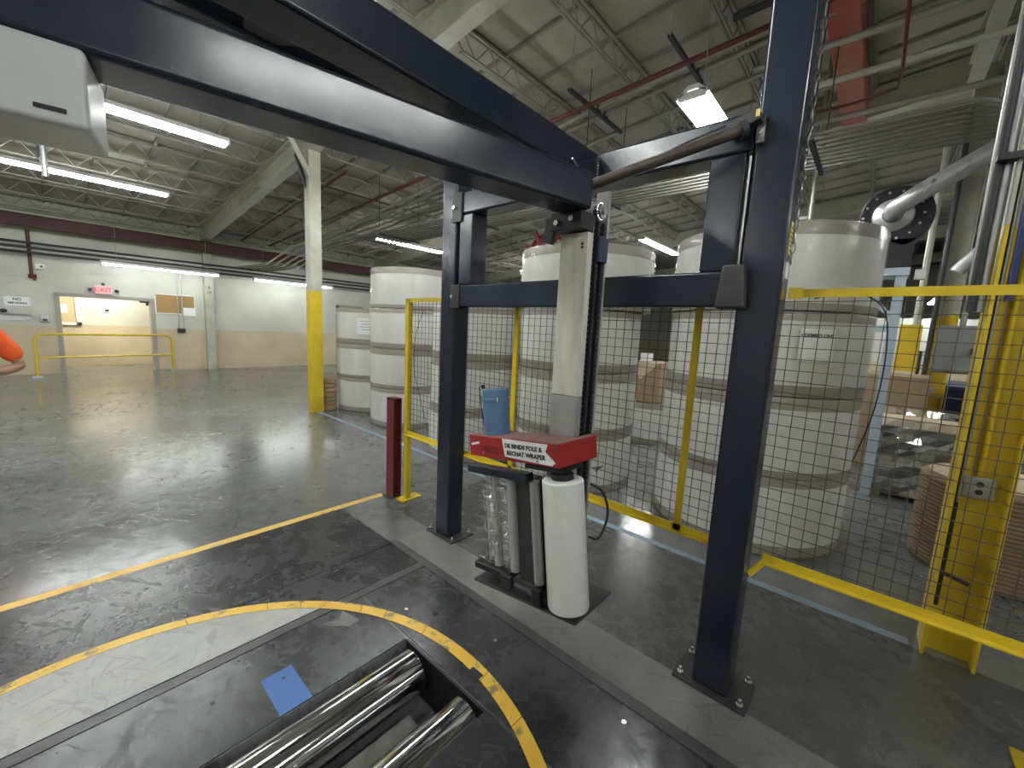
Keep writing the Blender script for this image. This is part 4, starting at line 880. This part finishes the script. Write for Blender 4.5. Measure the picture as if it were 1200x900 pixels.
# ================================================================== person at the left edge, mostly out of frame
pe = thing('person', 'person in an orange T-shirt with a bent elbow, cut off by the left edge', 'person', (-.58, 6.35, 0))
def skinned(name, joints, edges, material, parent, sub=2, root=0):
    me = bpy.data.meshes.new(name); me.from_pydata([j[0] for j in joints], edges, [])
    o = link(name, me, parent); sm = o.modifiers.new('skin', 'SKIN'); sm.use_smooth_shade = True
    for i, j in enumerate(joints):
        r_ = j[1] if isinstance(j[1], tuple) else (j[1], j[1]); me.skin_vertices[0].data[i].radius = r_; me.skin_vertices[0].data[i].use_root = (i == root)
    s2 = o.modifiers.new('sub', 'SUBSURF'); s2.levels = s2.render_levels = sub; me.materials.append(material); return o
bx, by = -.58, 6.35
J = [((bx, by, .98), (.15, .12)), ((bx, by, 1.18), (.14, .11)), ((bx, by, 1.36), (.16, .12)), ((bx, by, 1.50), (.07, .07)), ((bx, by-.01, 1.58), (.065, .07)), ((bx, by-.02, 1.68), (.085, .10)), ((bx, by-.01, 1.77), (.06, .08)),
     ((bx+.17, by, 1.44), .065), ((bx+.27, by+.0, 1.28), .05), ((bx+.36, by+.0, 1.10), .046), ((bx+.24, by-.14, 1.06), .043), ((bx+.10, by-.22, 1.10), .032), ((bx+.04, by-.24, 1.12), (.045, .02)),
     ((bx-.17, by, 1.44), .065), ((bx-.27, by+.0, 1.28), .05), ((bx-.33, by+.03, 1.12), .046), ((bx-.20, by-.14, 1.08), .043), ((bx-.06, by-.23, 1.14), .032), ((bx, by-.25, 1.16), (.045, .02)),
     ((bx+.06, by, .90), .10), ((bx+.0, by-.01, .50), .065), ((bx-.04, by+.01, .10), .045), ((bx-.04, by-.10, .05), .045),
     ((bx-.14, by, .90), .10), ((bx-.20, by-.01, .50), .065), ((bx-.26, by+.01, .10), .045), ((bx-.26, by-.10, .05), .045)]
Ed = [(0, 1), (1, 2), (2, 3), (3, 4), (4, 5), (5, 6), (2, 7), (7, 8), (8, 9), (9, 10), (10, 11), (11, 12), (2, 13), (13, 14), (14, 15), (15, 16), (16, 17), (17, 18), (0, 19), (19, 20), (20, 21), (21, 22), (0, 23), (23, 24), (24, 25), (25, 26)]
base = len(J)
for hand, (hx, hy, hz, sgn) in ((12, (bx+.04, by-.24, 1.12, -1)), (18, (bx, by-.25, 1.16, 1))):
    for k in range(4):
        J.append(((hx+sgn*.05, hy-.01, hz+.03-.02*k), .010)); J.append(((hx+sgn*(.085-.006*abs(k-1)), hy-.0, hz+.03-.022*k), .009)); n = len(J); Ed += [(hand, n-2), (n-2, n-1)]
    J.append(((hx+sgn*.01, hy-.02, hz+.05), .011)); J.append(((hx+sgn*.035, hy-.03, hz+.07), .010)); n = len(J); Ed += [(hand, n-2), (n-2, n-1)]
body = skinned('body', J, Ed, M['skin'], pe)
S = [((bx, by, .92), (.185, .15)), ((bx, by, 1.18), (.18, .145)), ((bx, by, 1.38), (.19, .145)), ((bx, by, 1.47), (.11, .10)), ((bx+.19, by, 1.43), .095), ((bx+.275, by, 1.29), .090), ((bx+.345, by, 1.145), .088), ((bx-.19, by, 1.43), .095), ((bx-.275, by, 1.29), .090), ((bx-.33, by+.02, 1.16), .085)]
skinned('shirt', S, [(0, 1), (1, 2), (2, 3), (2, 4), (4, 5), (5, 6), (2, 7), (7, 8), (8, 9)], M['orange'], pe)
T_ = [((bx, by, .97), (.17, .135)), ((bx+.06, by, .86), .115), ((bx+.0, by-.01, .50), .09), ((bx-.04, by+.01, .10), .075), ((bx-.14, by, .86), .115), ((bx-.20, by-.01, .50), .09), ((bx-.26, by+.01, .10), .075)]
skinned('trousers', T_, [(0, 1), (1, 2), (2, 3), (0, 4), (4, 5), (5, 6)], M['denim'], pe)
for s_ in (-1, 1): MB().ball((bx-.15+.11*s_, by-.06, .055), .055, 12, (.9, 2.4, .95)).build('shoe', M['black'], pe, smooth=True)
MB().ball((bx, by+.005, 1.735), .105, 14, (.92, 1.05, .85)).build('hair', M['hair'], pe, smooth=True)
for s_ in (-1, 1):
    MB().ball((bx+.035*s_, by-.115, 1.69), .013, 8).build('eye', M['sign'], pe, smooth=True); MB().ball((bx+.092*s_, by-.01, 1.68), .028, 8, (.4, .8, 1.2)).build('ear', M['skin'], pe, smooth=True)
MB().ball((bx, by-.125, 1.66), .018, 8, (.8, 1, 1.5)).build('nose', M['skin'], pe, smooth=True)
MB().ball((bx, by-.113, 1.62), .022, 8, (1.3, .4, .4)).build('mouth', M['pipe_red'], pe, smooth=True)
